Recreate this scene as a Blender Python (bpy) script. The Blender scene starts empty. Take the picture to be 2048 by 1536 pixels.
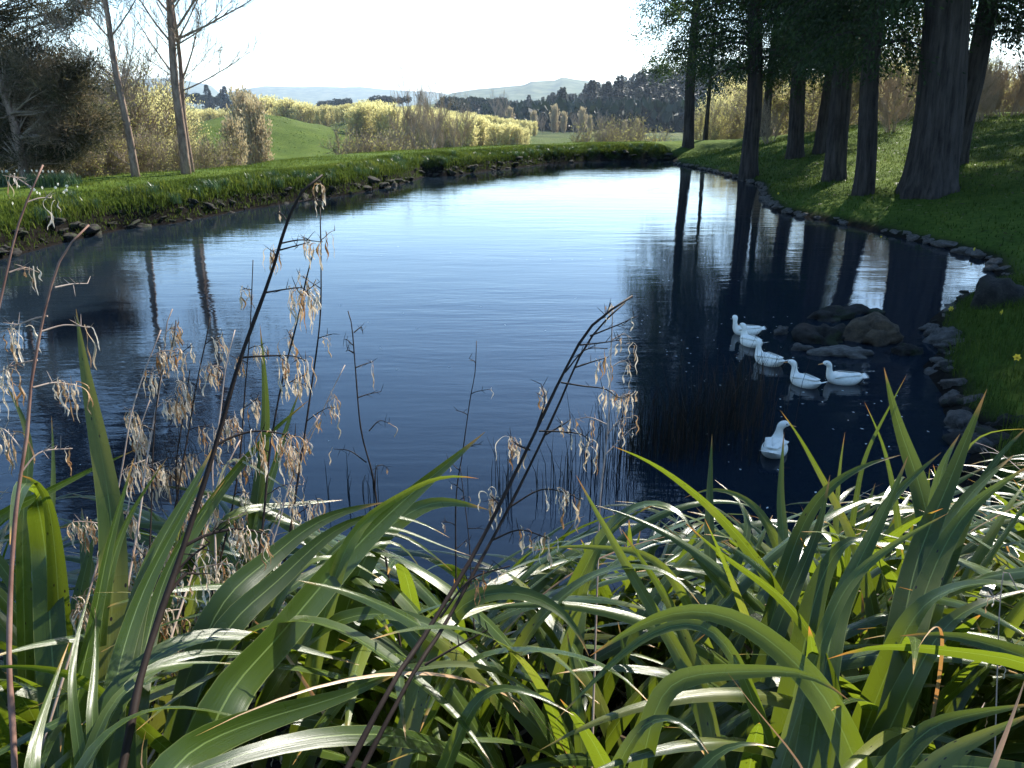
import bpy, math, random
import numpy as np
from math import radians, sin, cos, tan, atan2, pi, sqrt, hypot
from mathutils import Vector, Matrix

# ---------------------------------------------------------------- camera, sky, sun, exposure
SC = bpy.context.scene
COL = SC.collection
PITCH = radians(19.6)
FPX = 1550.0
EYE = 3.6
cd = bpy.data.cameras.new('camera'); cam = bpy.data.objects.new('camera', cd); COL.objects.link(cam)
cam.location = (0, 0, EYE); cam.rotation_euler = (radians(90) - PITCH, 0, 0)
cd.sensor_width = 36; cd.lens = FPX / 2048 * 36; cd.clip_start = 0.05; cd.clip_end = 40000
SC.camera = cam
SUN_AZ = radians(32); SUN_EL = radians(38)
w = bpy.data.worlds.new('World'); SC.world = w; w.use_nodes = True
nt = w.node_tree; bg = nt.nodes['Background']
sky = nt.nodes.new('ShaderNodeTexSky'); sky.sky_type = 'NISHITA'; sky.sun_disc = False
sky.sun_elevation = SUN_EL; sky.sun_rotation = SUN_AZ
sky.air_density = 1.0; sky.dust_density = 0.12; sky.ozone_density = 1.8; sky.altitude = 100
hs = nt.nodes.new('ShaderNodeHueSaturation'); hs.inputs['Saturation'].default_value = 1.15; nt.links.new(sky.outputs[0], hs.inputs['Color']); nt.links.new(hs.outputs[0], bg.inputs[0]); bg.inputs[1].default_value = 0.112
sl = bpy.data.lights.new('sun', 'SUN'); sl.energy = 5.0; sl.angle = radians(0.5); sl.color = (1.0, 0.94, 0.84)
so = bpy.data.objects.new('sun', sl); COL.objects.link(so)
sdir = Vector((sin(SUN_AZ) * cos(SUN_EL), cos(SUN_AZ) * cos(SUN_EL), sin(SUN_EL)))
so.rotation_euler = sdir.to_track_quat('Z', 'Y').to_euler(); so.location = sdir * 60
SC.view_settings.view_transform = 'Standard'; SC.view_settings.look = 'None'
SC.view_settings.exposure = 1.62; SC.view_settings.gamma = 1.0
cy = SC.cycles
cy.use_denoising = True; cy.max_bounces = 6; cy.diffuse_bounces = 2; cy.glossy_bounces = 3
cy.transmission_bounces = 3; cy.transparent_max_bounces = 6; cy.volume_bounces = 0
cy.caustics_reflective = False; cy.caustics_refractive = False; cy.sample_clamp_indirect = 4.0

# ---------------------------------------------------------------- helpers
def ray(px, py):
    cx = (px - 1024) / FPX; c = (768 - py) / FPX
    return np.array([cx, cos(PITCH) + c * sin(PITCH), -sin(PITCH) + c * cos(PITCH)])
def at_depth(px, py, d):                 # point d metres from the eye
    r = ray(px, py); return np.array([0, 0, EYE]) + r / np.linalg.norm(r) * d
def on_z(px, py, z=0.0):
    r = ray(px, py); t = (z - EYE) / r[2]; return np.array([0, 0, EYE]) + r * t
def at_y(px, py, Y):
    r = ray(px, py); return np.array([0, 0, EYE]) + r * (Y / r[1])
def azel(px, py):
    r = ray(px, py); return atan2(r[0], r[1]), atan2(r[2], hypot(r[0], r[1]))
def smooth(a, b, x):
    t = np.clip((x - a) / (b - a), 0, 1); return t * t * (3 - 2 * t)
def nrm(v):
    v = np.asarray(v, float); return v / (np.linalg.norm(v, axis=-1, keepdims=True) + 1e-12)

class MB:
    """collects geometry; every vertex carries luv = (u, v, tint)"""
    def __init__(s): s.v = []; s.q = []; s.t = []; s.a = []; s.n = 0
    def add(s, v, q=None, t=None, a=None):
        v = np.asarray(v, float).reshape(-1, 3)
        if a is None: a = np.zeros((len(v), 3)) + 0.5
        s.v.append(v); s.a.append(np.asarray(a, float).reshape(-1, 3))
        if q is not None and len(q): s.q.append(np.asarray(q, int).reshape(-1, 4) + s.n)
        if t is not None and len(t): s.t.append(np.asarray(t, int).reshape(-1, 3) + s.n)
        s.n += len(v)
    def tube(s, pts, rad, sides=6, tint=0.5, cap=True):
        pts = np.asarray(pts, float); n = len(pts); rad = np.broadcast_to(rad, n)
        T = nrm(np.gradient(pts, axis=0)); ref = np.array([0, 0, 1.0]) if abs(T[0][2]) < .9 else np.array([1.0, 0, 0])
        N = nrm(np.cross(T[0], ref)); V = []; A = []
        ang = np.linspace(0, 2 * pi, sides, endpoint=False)
        for i in range(n):
            N = nrm(N - T[i] * np.dot(N, T[i])); B = np.cross(T[i], N)
            V.append(pts[i] + rad[i] * (np.cos(ang)[:, None] * N + np.sin(ang)[:, None] * B))
            A.append(np.stack([ang / (2 * pi), np.full(sides, i / max(1, n - 1)), np.full(sides, tint)], 1))
        q = [(i * sides + j, i * sides + (j + 1) % sides, (i + 1) * sides + (j + 1) % sides, (i + 1) * sides + j)
             for i in range(n - 1) for j in range(sides)]
        V = np.concatenate(V); A = np.concatenate(A); t = []
        if cap:
            V = np.vstack([V, pts[0], pts[-1]]); A = np.vstack([A, A[0], A[-1]]); k = n * sides
            t = [(k, (j + 1) % sides, j) for j in range(sides)] + [(k + 1, (n - 1) * sides + j, (n - 1) * sides + (j + 1) % sides) for j in range(sides)]
        s.add(V, q, t, A)
    def sticks(s, P0, P1, r0, r1, tint=0.5):       # many three-sided twigs
        P0 = np.asarray(P0, float); P1 = np.asarray(P1, float); n = len(P0)
        if n == 0: return
        D = nrm(P1 - P0); R = np.where(np.abs(D[:, 2:3]) < .9, [[0, 0, 1.0]], [[1.0, 0, 0]])
        N = nrm(np.cross(D, R)); B = np.cross(D, N); r0 = np.broadcast_to(r0, n); r1 = np.broadcast_to(r1, n)
        V = np.zeros((n, 6, 3))
        for j in range(3):
            a = j * 2 * pi / 3; o = cos(a) * N + sin(a) * B
            V[:, j] = P0 + o * r0[:, None]; V[:, 3 + j] = P1 + o * r1[:, None]
        b = (np.arange(n) * 6)[:, None]
        q = np.concatenate([b + np.array([[j, (j + 1) % 3, 3 + (j + 1) % 3, 3 + j]]) for j in range(3)])
        A = np.zeros((n, 6, 3)); A[:, :, 2] = np.broadcast_to(tint, n)[:, None]
        s.add(V.reshape(-1, 3), q, None, A)
    def cards(s, C, D, N, L, W, tint=0.5):          # leaf-sized diamonds
        C = np.asarray(C, float); n = len(C)
        if n == 0: return
        D = nrm(D); S = nrm(np.cross(D, N)); L = np.broadcast_to(L, n)[:, None]; W = np.broadcast_to(W, n)[:, None]
        V = np.zeros((n, 4, 3)); V[:, 0] = C; V[:, 1] = C + D * L * .45 + S * W * .5; V[:, 2] = C + D * L; V[:, 3] = C + D * L * .45 - S * W * .5
        A = np.zeros((n, 4, 3)); A[:, :, 2] = np.broadcast_to(tint, n)[:, None]; A[:, 2, 1] = 1
        s.add(V.reshape(-1, 3), (np.arange(n) * 4)[:, None] + np.array([[0, 1, 2, 3]]), None, A)
    def blades(s, P, H, W, lean, az, tint):        # bent grass blades, five vertices each
        n = len(P); H = np.broadcast_to(H, n)[:, None]; W = np.broadcast_to(W, n)[:, None]; lean = np.broadcast_to(lean, n)[:, None]
        F = np.stack([np.cos(az), np.sin(az), 0 * az], 1); S = np.stack([-np.sin(az), np.cos(az), 0 * az], 1); U = np.array([[0, 0, 1.0]])
        M = P + U * H * .6 + F * lean * H * .3; T = P + U * H * (1 - .3 * lean) + F * lean * H
        V = np.stack([P - S * W / 2, P + S * W / 2, M + S * W * .4, M - S * W * .4, T], 1)
        A = np.zeros((n, 5, 3)); A[:, :, 2] = np.broadcast_to(tint, n)[:, None]; A[:, 2:4, 1] = .6; A[:, 4, 1] = 1
        b = (np.arange(n) * 5)[:, None]
        s.add(V.reshape(-1, 3), b + np.array([[0, 1, 2, 3]]), b + np.array([[3, 2, 4]]), A)
    def mesh(s, name, mat, smooth_=False):
        me = bpy.data.meshes.new(name)
        v = np.concatenate(s.v).astype(np.float32); q = np.concatenate(s.q) if s.q else np.zeros((0, 4), int)
        t = np.concatenate(s.t) if s.t else np.zeros((0, 3), int)
        nq, n3 = len(q), len(t); me.vertices.add(len(v)); me.vertices.foreach_set('co', v.ravel())
        me.loops.add(nq * 4 + n3 * 3); me.loops.foreach_set('vertex_index', np.concatenate([q.ravel(), t.ravel()]).astype(np.int32))
        me.polygons.add(nq + n3)
        ls = np.concatenate([np.arange(nq) * 4, nq * 4 + np.arange(n3) * 3]).astype(np.int32)
        me.polygons.foreach_set('loop_start', ls)
        me.polygons.foreach_set('use_smooth', np.full(nq + n3, smooth_, dtype=bool))
        me.update(calc_edges=True)
        at = me.attributes.new('luv', 'FLOAT_VECTOR', 'POINT'); at.data.foreach_set('vector', np.concatenate(s.a).astype(np.float32).ravel())
        if mat: me.materials.append(mat)
        me.validate(); return me
    def obj(s, name, mat, parent=None, smooth_=False):
        return link(name, s.mesh(name, mat, smooth_), parent)

def link(name, me, parent=None):
    o = bpy.data.objects.new(name, me); COL.objects.link(o)
    if parent is not None: o.parent = parent
    return o
def thing(name, label, cat, loc=(0, 0, 0), rz=0.0, group=None, scale=1.0):
    o = bpy.data.objects.new(name, None); COL.objects.link(o); o.location = [float(c) for c in loc]; o.rotation_euler = (0, 0, rz)
    o.empty_display_size = 0.1
    o.scale = (scale,) * 3 if not hasattr(scale, '__len__') else scale
    return tag(o, label, cat, group)
def tag(o, label=None, cat=None, group=None, kind=None):
    if label: o['label'] = label
    if cat: o['category'] = cat
    if group: o['group'] = group
    if kind: o['kind'] = kind
    return o
def dup(root, loc, rz=0.0, scale=None, label=None, group=None):
    r = root.copy(); COL.objects.link(r); r.location = [float(c) for c in loc]; r.rotation_euler = (0, 0, rz)
    if scale is not None: r.scale = (scale,) * 3 if not hasattr(scale, '__len__') else scale
    if label: r['label'] = label
    if group: r['group'] = group
    for ch in list(root.children):
        c = ch.copy(); COL.objects.link(c); c.parent = r
        for g in list(ch.children):
            e = g.copy(); COL.objects.link(e); e.parent = c
    return r
def catmull(P, n):
    P = np.asarray(P, float); Q = np.vstack([2 * P[0] - P[1], P, 2 * P[-1] - P[-2]])
    L = np.concatenate([[0], np.cumsum(np.linalg.norm(np.diff(P, axis=0), axis=1))]); L /= L[-1]; out = []
    for s in np.linspace(0, 1, n):
        i = min(len(P) - 2, max(0, int(np.searchsorted(L, s, side='right')) - 1)); t = (s - L[i]) / (L[i + 1] - L[i] + 1e-9)
        a, b, c, d = Q[i], Q[i + 1], Q[i + 2], Q[i + 3]
        out.append(.5 * ((2 * b) + (c - a) * t + (2 * a - 5 * b + 4 * c - d) * t * t + (3 * b - a - 3 * c + d) * t ** 3))
    return np.array(out)

# ---------------------------------------------------------------- materials
def newmat(name):
    m = bpy.data.materials.new(name); m.use_nodes = True; t = m.node_tree; t.nodes.clear()
    return m, t, t.nodes, t.links
def ramp(t, fac, stops):
    r = t.nodes.new('ShaderNodeValToRGB'); e = r.color_ramp.elements
    while len(e) < len(stops): e.new(0.5)
    for k, (p, c) in enumerate(stops): e[k].position = p; e[k].color = (*c, 1) if len(c) == 3 else c
    t.links.new(fac, r.inputs[0]); return r.outputs[0]
def noise(t, scale, detail=4, vec=None, rough=.6, coord='Object'):
    n = t.nodes.new('ShaderNodeTexNoise'); n.inputs['Scale'].default_value = scale; n.inputs['Detail'].default_value = detail; n.inputs['Roughness'].default_value = rough
    if vec is None:
        c = t.nodes.new('ShaderNodeTexCoord'); vec = c.outputs[coord]
    t.links.new(vec, n.inputs['Vector']); return n.outputs['Fac']
def math_(t, op, a, b=None, clamp=False):
    m = t.nodes.new('ShaderNodeMath'); m.operation = op; m.use_clamp = clamp
    for k, x in enumerate([a, b]):
        if x is None: continue
        if isinstance(x, (int, float)): m.inputs[k].default_value = x
        else: t.links.new(x, m.inputs[k])
    return m.outputs[0]
def mixc(t, fac, a, b, mode='MIX'):
    m = t.nodes.new('ShaderNodeMix'); m.data_type = 'RGBA'; m.blend_type = mode
    for k, x in ((0, fac), (6, a), (7, b)):
        if isinstance(x, (int, float)): m.inputs[k].default_value = x
        elif isinstance(x, tuple): m.inputs[k].default_value = (*x, 1)
        else: t.links.new(x, m.inputs[k])
    return m.outputs[2]
def finish(t, col, rough=.7, spec=.3, bump=None, bstr=.3, bdist=.02, trans=None, tcol=None):
    p = t.nodes.new('ShaderNodeBsdfPrincipled'); o = t.nodes.new('ShaderNodeOutputMaterial')
    if isinstance(col, tuple): p.inputs['Base Color'].default_value = (*col, 1)
    else: t.links.new(col, p.inputs['Base Color'])
    if isinstance(rough, (int, float)): p.inputs['Roughness'].default_value = rough
    else: t.links.new(rough, p.inputs['Roughness'])
    p.inputs['Specular IOR Level'].default_value = spec
    if bump is not None:
        b = t.nodes.new('ShaderNodeBump'); b.inputs['Strength'].default_value = bstr; b.inputs['Distance'].default_value = bdist
        t.links.new(bump, b.inputs['Height']); t.links.new(b.outputs[0], p.inputs['Normal'])
    out = p.outputs[0]
    if trans:
        tr = t.nodes.new('ShaderNodeBsdfTranslucent'); tc = tcol if tcol is not None else col
        if isinstance(tc, tuple): tr.inputs[0].default_value = (*tc, 1)
        else: t.links.new(tc, tr.inputs[0])
        mx = t.nodes.new('ShaderNodeMixShader'); mx.inputs[0].default_value = trans
        t.links.new(out, mx.inputs[1]); t.links.new(tr.outputs[0], mx.inputs[2]); out = mx.outputs[0]
    t.links.new(out, o.inputs[0]); return p
def luv(t):
    a = t.nodes.new('ShaderNodeAttribute'); a.attribute_name = 'luv'; s = t.nodes.new('ShaderNodeSeparateXYZ'); t.links.new(a.outputs['Vector'], s.inputs[0])
    return s.outputs[0], s.outputs[1], s.outputs[2], a.outputs['Vector']
def foliage(name, stops, trans=.3, rough=.6, spec=.25, clump=.7):
    m, t, N, L = newmat(name); u, v, ti, _ = luv(t)
    n = noise(t, clump, 2); oi = t.nodes.new('ShaderNodeObjectInfo')
    f = math_(t, 'ADD', math_(t, 'MULTIPLY', ti, .62), math_(t, 'MULTIPLY', n, .38))
    f = math_(t, 'ADD', f, math_(t, 'MULTIPLY', math_(t, 'SUBTRACT', oi.outputs['Random'], .5), .22))
    finish(t, ramp(t, f, stops), rough, spec, trans=trans); return m
def bark(name, c1, c2, scale=6, stretch=.18, bd=.03, spec=.15, rough=.85):
    m, t, N, L = newmat(name); c = t.nodes.new('ShaderNodeTexCoord'); mp = t.nodes.new('ShaderNodeMapping'); mp.inputs['Scale'].default_value = (1, 1, stretch)
    L.new(c.outputs['Object'], mp.inputs[0]); n = noise(t, scale, 8, mp.outputs[0], .7); n2 = noise(t, .8, 3)
    f = math_(t, 'ADD', math_(t, 'MULTIPLY', n, .75), math_(t, 'MULTIPLY', n2, .25))
    finish(t, ramp(t, f, [(.35, c1), (.62, c2)]), rough, spec, n, 1.0, bd); return m

M = {}
M['flaxbark'] = None
M['cypress_bark'] = bark('cypress_bark', (.014, .012, .011), (.10, .085, .075), 8, .10, .3)
M['birch_bark'] = bark('pale_bark', (.10, .065, .05), (.36, .26, .20), 7, .35, .03)
M['twig_grey'] = bark('twig_grey', (.16, .12, .09), (.34, .27, .20), 3, 1, .005)
M['twig_pink'] = bark('twig_pink', (.22, .17, .12), (.42, .33, .24), 2, 1, .005)
M['twig_dark'] = bark('twig_dark', (.05, .04, .035), (.14, .11, .09), 3, 1, .005)
M['cypress_leaf'] = foliage('cypress_leaf', [(.2, (.012, .024, .008)), (.5, (.026, .050, .014)), (.8, (.06, .095, .02))], .42)
M['conifer_leaf'] = foliage('conifer_leaf', [(.2, (.007, .016, .009)), (.55, (.014, .028, .013)), (.85, (.032, .05, .018))], .15, clump=.15)
M['poplar_leaf'] = foliage('poplar_leaf', [(.15, (.26, .22, .10)), (.45, (.52, .47, .19)), (.8, (.74, .69, .32))], .55, clump=.6)
M['willow_leaf'] = foliage('willow_leaf', [(.15, (.15, .13, .05)), (.5, (.33, .31, .10)), (.85, (.52, .50, .16))], .5, clump=.5)
M['pink_leaf'] = foliage('pink_leaf', [(.15, (.22, .17, .10)), (.5, (.36, .29, .17)), (.85, (.5, .42, .24))], .35, clump=.5)
M['rust_leaf'] = foliage('rust_leaf', [(.2, (.035, .040, .020)), (.42, (.11, .10, .052)), (.6, (.21, .155, .10)), (.85, (.36, .28, .18))], .5, clump=.45)
M['shrub_leaf'] = foliage('shrub_leaf', [(.2, (.03, .05, .015)), (.5, (.08, .12, .03)), (.85, (.25, .27, .08))], .35)
M['grass'] = foliage('grass_blade', [(.15, (.024, .040, .008)), (.5, (.062, .095, .015)), (.85, (.155, .18, .032))], .45, .9, .03)
M['reed'] = foliage('reed_leaf', [(.15, (.02, .045, .02)), (.5, (.04, .085, .03)), (.85, (.09, .15, .05))], .3, .4, .4)
M['rush'] = foliage('rush_stem', [(.2, (.012, .012, .008)), (.5, (.03, .025, .014)), (.85, (.09, .05, .03))], .1)
M['petal_white'] = foliage('petal_white', [(.2, (.6, .6, .5)), (.8, (.8, .8, .7))], .3)
M['petal_yellow'] = foliage('petal_yellow', [(.2, (.7, .5, .04)), (.8, (.8, .65, .08))], .3)

def m_ground():
    m, t, N, L = newmat('ground_grass')
    g = t.nodes.new('ShaderNodeNewGeometry'); sp = t.nodes.new('ShaderNodeSeparateXYZ'); L.new(g.outputs['Position'], sp.inputs[0])
    n1 = noise(t, .35, 6, g.outputs['Position']); n2 = noise(t, 6, 5, g.outputs['Position']); n3 = noise(t, .02, 6, g.outputs['Position'])
    f = math_(t, 'ADD', math_(t, 'MULTIPLY', n1, .5), math_(t, 'MULTIPLY', n2, .5))
    gr = ramp(t, f, [(.3, (.026, .046, .007)), (.5, (.058, .092, .013)), (.68, (.11, .14, .024))])
    far = ramp(t, n3, [(.35, (.03, .045, .02)), (.5, (.07, .09, .03)), (.62, (.12, .13, .06))])
    u, v, ti, _ = luv(t)                                    # u: distance blend, v: bare soil near the water
    col = mixc(t, u, gr, far)
    soil = ramp(t, n2, [(.3, (.004, .0035, .003)), (.7, (.012, .010, .008))])
    col = mixc(t, v, col, soil)
    nb = math_(t, 'ADD', noise(t, 1.6, 8, g.outputs['Position'], .75), math_(t, 'MULTIPLY', math_(t, 'MULTIPLY', noise(t, .45, 8, g.outputs['Position'], .8), u), 9.0))
    tuft = ramp(t, noise(t, .55, 8, g.outputs['Position'], .85), [(.54, (0, 0, 0)), (.66, (.8, .8, .8))]); col = mixc(t, math_(t, 'MULTIPLY', tuft, u), col, (.13, .11, .05))
    finish(t, col, .95, .03, nb, .9, .12); return m
M['ground'] = m_ground()
def m_water():
    m, t, N, L = newmat('pond_water'); g = t.nodes.new('ShaderNodeNewGeometry')
    mp = t.nodes.new('ShaderNodeMapping'); mp.inputs['Scale'].default_value = (.7, 2.6, 1); mp.inputs['Rotation'].default_value = (0, 0, radians(-6)); L.new(g.outputs['Position'], mp.inputs[0])
    a = noise(t, 3.0, 3, mp.outputs[0], .5)
    mp2 = t.nodes.new('ShaderNodeMapping'); mp2.inputs['Scale'].default_value = (.35, 1.3, 1); mp2.inputs['Rotation'].default_value = (0, 0, radians(12)); L.new(g.outputs['Position'], mp2.inputs[0])
    b = noise(t, 1.2, 2, mp2.outputs[0], .5)
    mask = ramp(t, noise(t, .12, 2, g.outputs['Position']), [(.38, (.35, .35, .35)), (.62, (1, 1, 1))])
    h = math_(t, 'MULTIPLY', math_(t, 'ADD', math_(t, 'MULTIPLY', a, .35), b), mask)
    p = finish(t, (.007, .0125, .019), .015, .5, h, .9, .015)
    p.inputs['IOR'].default_value = 1.333
    return m
M['water'] = m_water()
def m_rock(name, c1, c2, moss=0):
    m, t, N, L = newmat(name); n = noise(t, 4, 8, None, .7); n2 = noise(t, 1.3, 4)
    c = ramp(t, n, [(.3, c1), (.7, c2)])
    if moss: c = mixc(t, ramp(t, n2, [(.5, (0, 0, 0)), (.6, (moss,) * 3)]), c, (.04, .055, .02))
    finish(t, c, .85, .2, math_(t, 'ADD', n, math_(t, 'MULTIPLY', noise(t, 22, 6, None, .8), .4)), 1.0, .11); return m
M['rock_grey'] = m_rock('rock_grey', (.045, .040, .035), (.20, .18, .155))
M['rock_dark'] = m_rock('rock_dark', (.011, .010, .009), (.055, .050, .042), .6)
M['rock_brown'] = m_rock('rock_brown', (.035, .027, .02), (.16, .115, .07))
M['rock_pale'] = m_rock('rock_pale', (.07, .062, .053), (.26, .235, .20))
def m_flax(name, stops, tcol, trans=.34, spots=True):
    m, t, N, L = newmat(name); u, v, ti, vec = luv(t); oi = t.nodes.new('ShaderNodeObjectInfo')
    mp = t.nodes.new('ShaderNodeMapping'); mp.inputs['Scale'].default_value = (55, 1.2, 1); L.new(vec, mp.inputs[0])
    vein = noise(t, 1, 3, mp.outputs[0], .5)
    n = noise(t, 5, 3)
    f = math_(t, 'ADD', math_(t, 'MULTIPLY', ti, .45), math_(t, 'ADD', math_(t, 'MULTIPLY', vein, .30), math_(t, 'MULTIPLY', n, .27)))
    col = ramp(t, f, stops)
    du = math_(t, 'ABSOLUTE', math_(t, 'SUBTRACT', u, .5))
    rib = math_(t, 'LESS_THAN', du, .022); edge = math_(t, 'GREATER_THAN', du, .478)
    col = mixc(t, math_(t, 'MULTIPLY', rib, .7), col, (.17, .23, .07)); col = mixc(t, math_(t, 'MULTIPLY', edge, .55), col, (.18, .2, .06))
    tipf = ramp(t, math_(t, 'ADD', v, math_(t, 'MULTIPLY', math_(t, 'SUBTRACT', n, .5), .06)), [(.955, (0, 0, 0)), (.985, (1, 1, 1))])
    tc = mixc(t, .5, (.30, .12, .03), (.45, .30, .08))
    tr = mixc(t, .0, tcol, tcol); tr = mixc(t, math_(t, 'MULTIPLY', rib, .5), tr, (.25, .33, .06))
    col = mixc(t, tipf, col, tc); tr = mixc(t, tipf, tr, (.5, .2, .04))
    yel = ramp(t, math_(t, 'MULTIPLY', noise(t, 2.2, 4), oi.outputs['Random']), [(.42, (0, 0, 0)), (.52, (.75, .75, .75))])
    col = mixc(t, yel, col, (.12, .125, .025)); tr = mixc(t, yel, tr, (.26, .26, .04))
    if spots:
        vo = t.nodes.new('ShaderNodeTexVoronoi'); vo.inputs['Scale'].default_value = 26; mp2 = t.nodes.new('ShaderNodeMapping'); mp2.inputs['Scale'].default_value = (.8, 10, 8); L.new(vec, mp2.inputs[0]); L.new(mp2.outputs[0], vo.inputs['Vector'])
        vo.inputs['Scale'].default_value = 4.0
        sp = math_(t, 'MULTIPLY', math_(t, 'LESS_THAN', vo.outputs['Distance'], .13), math_(t, 'GREATER_THAN', math_(t, 'MULTIPLY', noise(t, 3, 2), oi.outputs['Random']), .36))
        col = mixc(t, sp, col, (.02, .015, .008)); tr = mixc(t, sp, tr, (.02, .01, .005))
    rg = math_(t, 'ADD', .17, math_(t, 'MULTIPLY', n, .2))
    finish(t, col, rg, .46, vein, .2, .004, trans, tr); return m
M['flax'] = m_flax('flax_leaf', [(.25, (.012, .025, .004)), (.5, (.028, .050, .007)), (.8, (.058, .085, .011))], (.175, .235, .013), .34)
M['flax_yellow'] = m_flax('flax_leaf_yellow', [(.25, (.035, .055, .010)), (.5, (.065, .09, .016)), (.8, (.11, .135, .022))], (.23, .28, .022), .36)
M['flax_dead'] = m_flax('flax_leaf_dead', [(.25, (.22, .10, .05)), (.5, (.38, .22, .12)), (.8, (.5, .38, .24))], (.5, .22, .06), .25, False)
M['flax_pale'] = m_flax('flax_leaf_pale', [(.25, (.22, .23, .14)), (.5, (.32, .33, .22)), (.8, (.42, .42, .3))], (.3, .3, .18), .25, False)
def m_stem(name, c1, c2):
    m, t, N, L = newmat(name); n = noise(t, 14, 5); n2 = noise(t, 2.5, 2)
    f = math_(t, 'ADD', math_(t, 'MULTIPLY', n, .5), math_(t, 'MULTIPLY', n2, .5))
    finish(t, ramp(t, f, [(.35, c1), (.65, c2)]), .6, .09, n, .5, .003); return m
M['stem_dark'] = m_stem('stem_dark', (.008, .006, .005), (.032, .021, .016))
M['stem_red'] = m_stem('stem_red', (.09, .042, .03), (.25, .15, .11))
M['stem_pale'] = m_stem('stem_pale', (.18, .115, .085), (.45, .36, .29))
def m_pod():
    m, t, N, L = newmat('dried_petal'); u, v, ti, vec = luv(t); n = noise(t, 22, 3)
    f = math_(t, 'ADD', math_(t, 'MULTIPLY', ti, .6), math_(t, 'MULTIPLY', n, .4))
    c = ramp(t, f, [(.2, (.24, .11, .04)), (.42, (.42, .26, .13)), (.56, (.54, .44, .31)), (.8, (.64, .57, .47))])
    finish(t, c, .6, .3, n, .5, .003, .3); return m
M['pod'] = m_pod()
def simple(name, c, rough=.6, spec=.3, c2=None, sc=20, trans=None):
    m, t, N, L = newmat(name); n = noise(t, sc, 4)
    finish(t, ramp(t, n, [(.3, c), (.7, c2 or c)]), rough, spec, n, .3, .004, trans); return m
M['feather'] = simple('white_feather', (.80, .72, .58), .8, .12, (.94, .86, .72), 30)
M['bill'] = simple('orange_bill', (.55, .22, .05), .45, .4, (.70, .30, .08))
M['eye'] = simple('dark_eye', (.01, .01, .01), .1, .6)
M['rough_grass'] = foliage('pasture_tuft', [(.15, (.035, .06, .010)), (.5, (.065, .11, .018)), (.85, (.13, .15, .04))], .3, .9, .05)
M['litter'] = foliage('leaf_litter', [(.2, (.02, .014, .008)), (.5, (.07, .045, .025)), (.85, (.2, .14, .08))], .1)
# ---------------------------------------------------------------- the terrain
SHORE_L = [(0, 518), (60, 502), (130, 483), (240, 459), (342, 447), (478, 421), (600, 402), (700, 389), (809, 366), (850, 352), (895, 352), (973, 342), (1093, 328), (1178, 323), (1349, 320)]
SHORE_R = [(1351, 329), (1400, 338), (1464, 354), (1522, 371), (1531, 403), (1560, 424), (1621, 436), (1707, 452), (1792, 473), (1895, 496), (1975, 520), (2010, 560), (1925, 600), (1872, 640), (1866, 672), (1900, 700), (1860, 735), (1900, 790), (1905, 830), (1985, 880)]
POND = [on_z(*p)[:2] for p in SHORE_L] + [on_z(*p)[:2] for p in SHORE_R] + [np.array(p) for p in [(4.7, 7.2), (4.2, 6.2), (3.0, 5.3), (1.2, 4.8), (-1.5, 4.7), (-4, 4.9), (-8, 5.6), (-11, 8), (-13, 12)]]
POND = np.array(POND)
def sdist(x, y):
    x = np.asarray(x, float); y = np.asarray(y, float); best = np.full(x.shape, 1e9); ins = np.zeros(x.shape, bool); n = len(POND)
    for i in range(n):
        ax, ay = POND[i]; bx, by = POND[(i + 1) % n]; dx, dy = bx - ax, by - ay
        t = np.clip(((x - ax) * dx + (y - ay) * dy) / (dx * dx + dy * dy), 0, 1)
        best = np.minimum(best, (x - ax - t * dx) ** 2 + (y - ay - t * dy) ** 2)
        if ay != by:
            c = ((ay > y) != (by > y)) & (x < (bx - ax) * (y - ay) / (by - ay) + ax); ins ^= c
    d = np.sqrt(best); return np.where(ins, -d, d)
def prof(pts):
    a = sorted(azel(px, py) for px, py in pts); return np.array([p[0] for p in a]), np.array([p[1] for p in a])
RIDGE = prof([(-300, 185), (60, 196), (150, 186), (200, 166), (260, 160), (330, 157), (372, 162), (420, 170), (440, 186), (490, 178), (530, 172), (600, 175), (680, 175), (720, 174), (780, 180), (860, 184), (905, 190), (1000, 194), (1400, 196), (2400, 190)])
MIDH = prof([(800, 214), (860, 206), (880, 197), (905, 187), (950, 180), (1000, 175), (1050, 168), (1060, 162), (1110, 162), (1125, 155), (1150, 160), (1190, 166), (1260, 180), (1340, 186), (1500, 190), (2200, 200)])
def nz(x, y, s, seed=0):
    r = np.random.RandomState(seed); o = 0
    for k in range(6):
        a = r.rand() * 2 * pi; b = r.rand() * 6.28; f = (1 + k * .63) / s
        o = o + np.sin((x * cos(a) + y * sin(a)) * f + b + 1.7 * np.sin((y * cos(a) - x * sin(a)) * f * .7)) / (1 + .6 * k)
    return o / 2.6
XR = ([4, 8, 13, 21, 32, 58, 64], [4.5, 5.2, 6.8, 10.8, 10.2, 12.2, 14.5])
def side_w(x, y):
    xr = np.interp(y, *XR); return smooth(-3, .4, x - xr) * (1 - smooth(60, 72, y))
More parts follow.
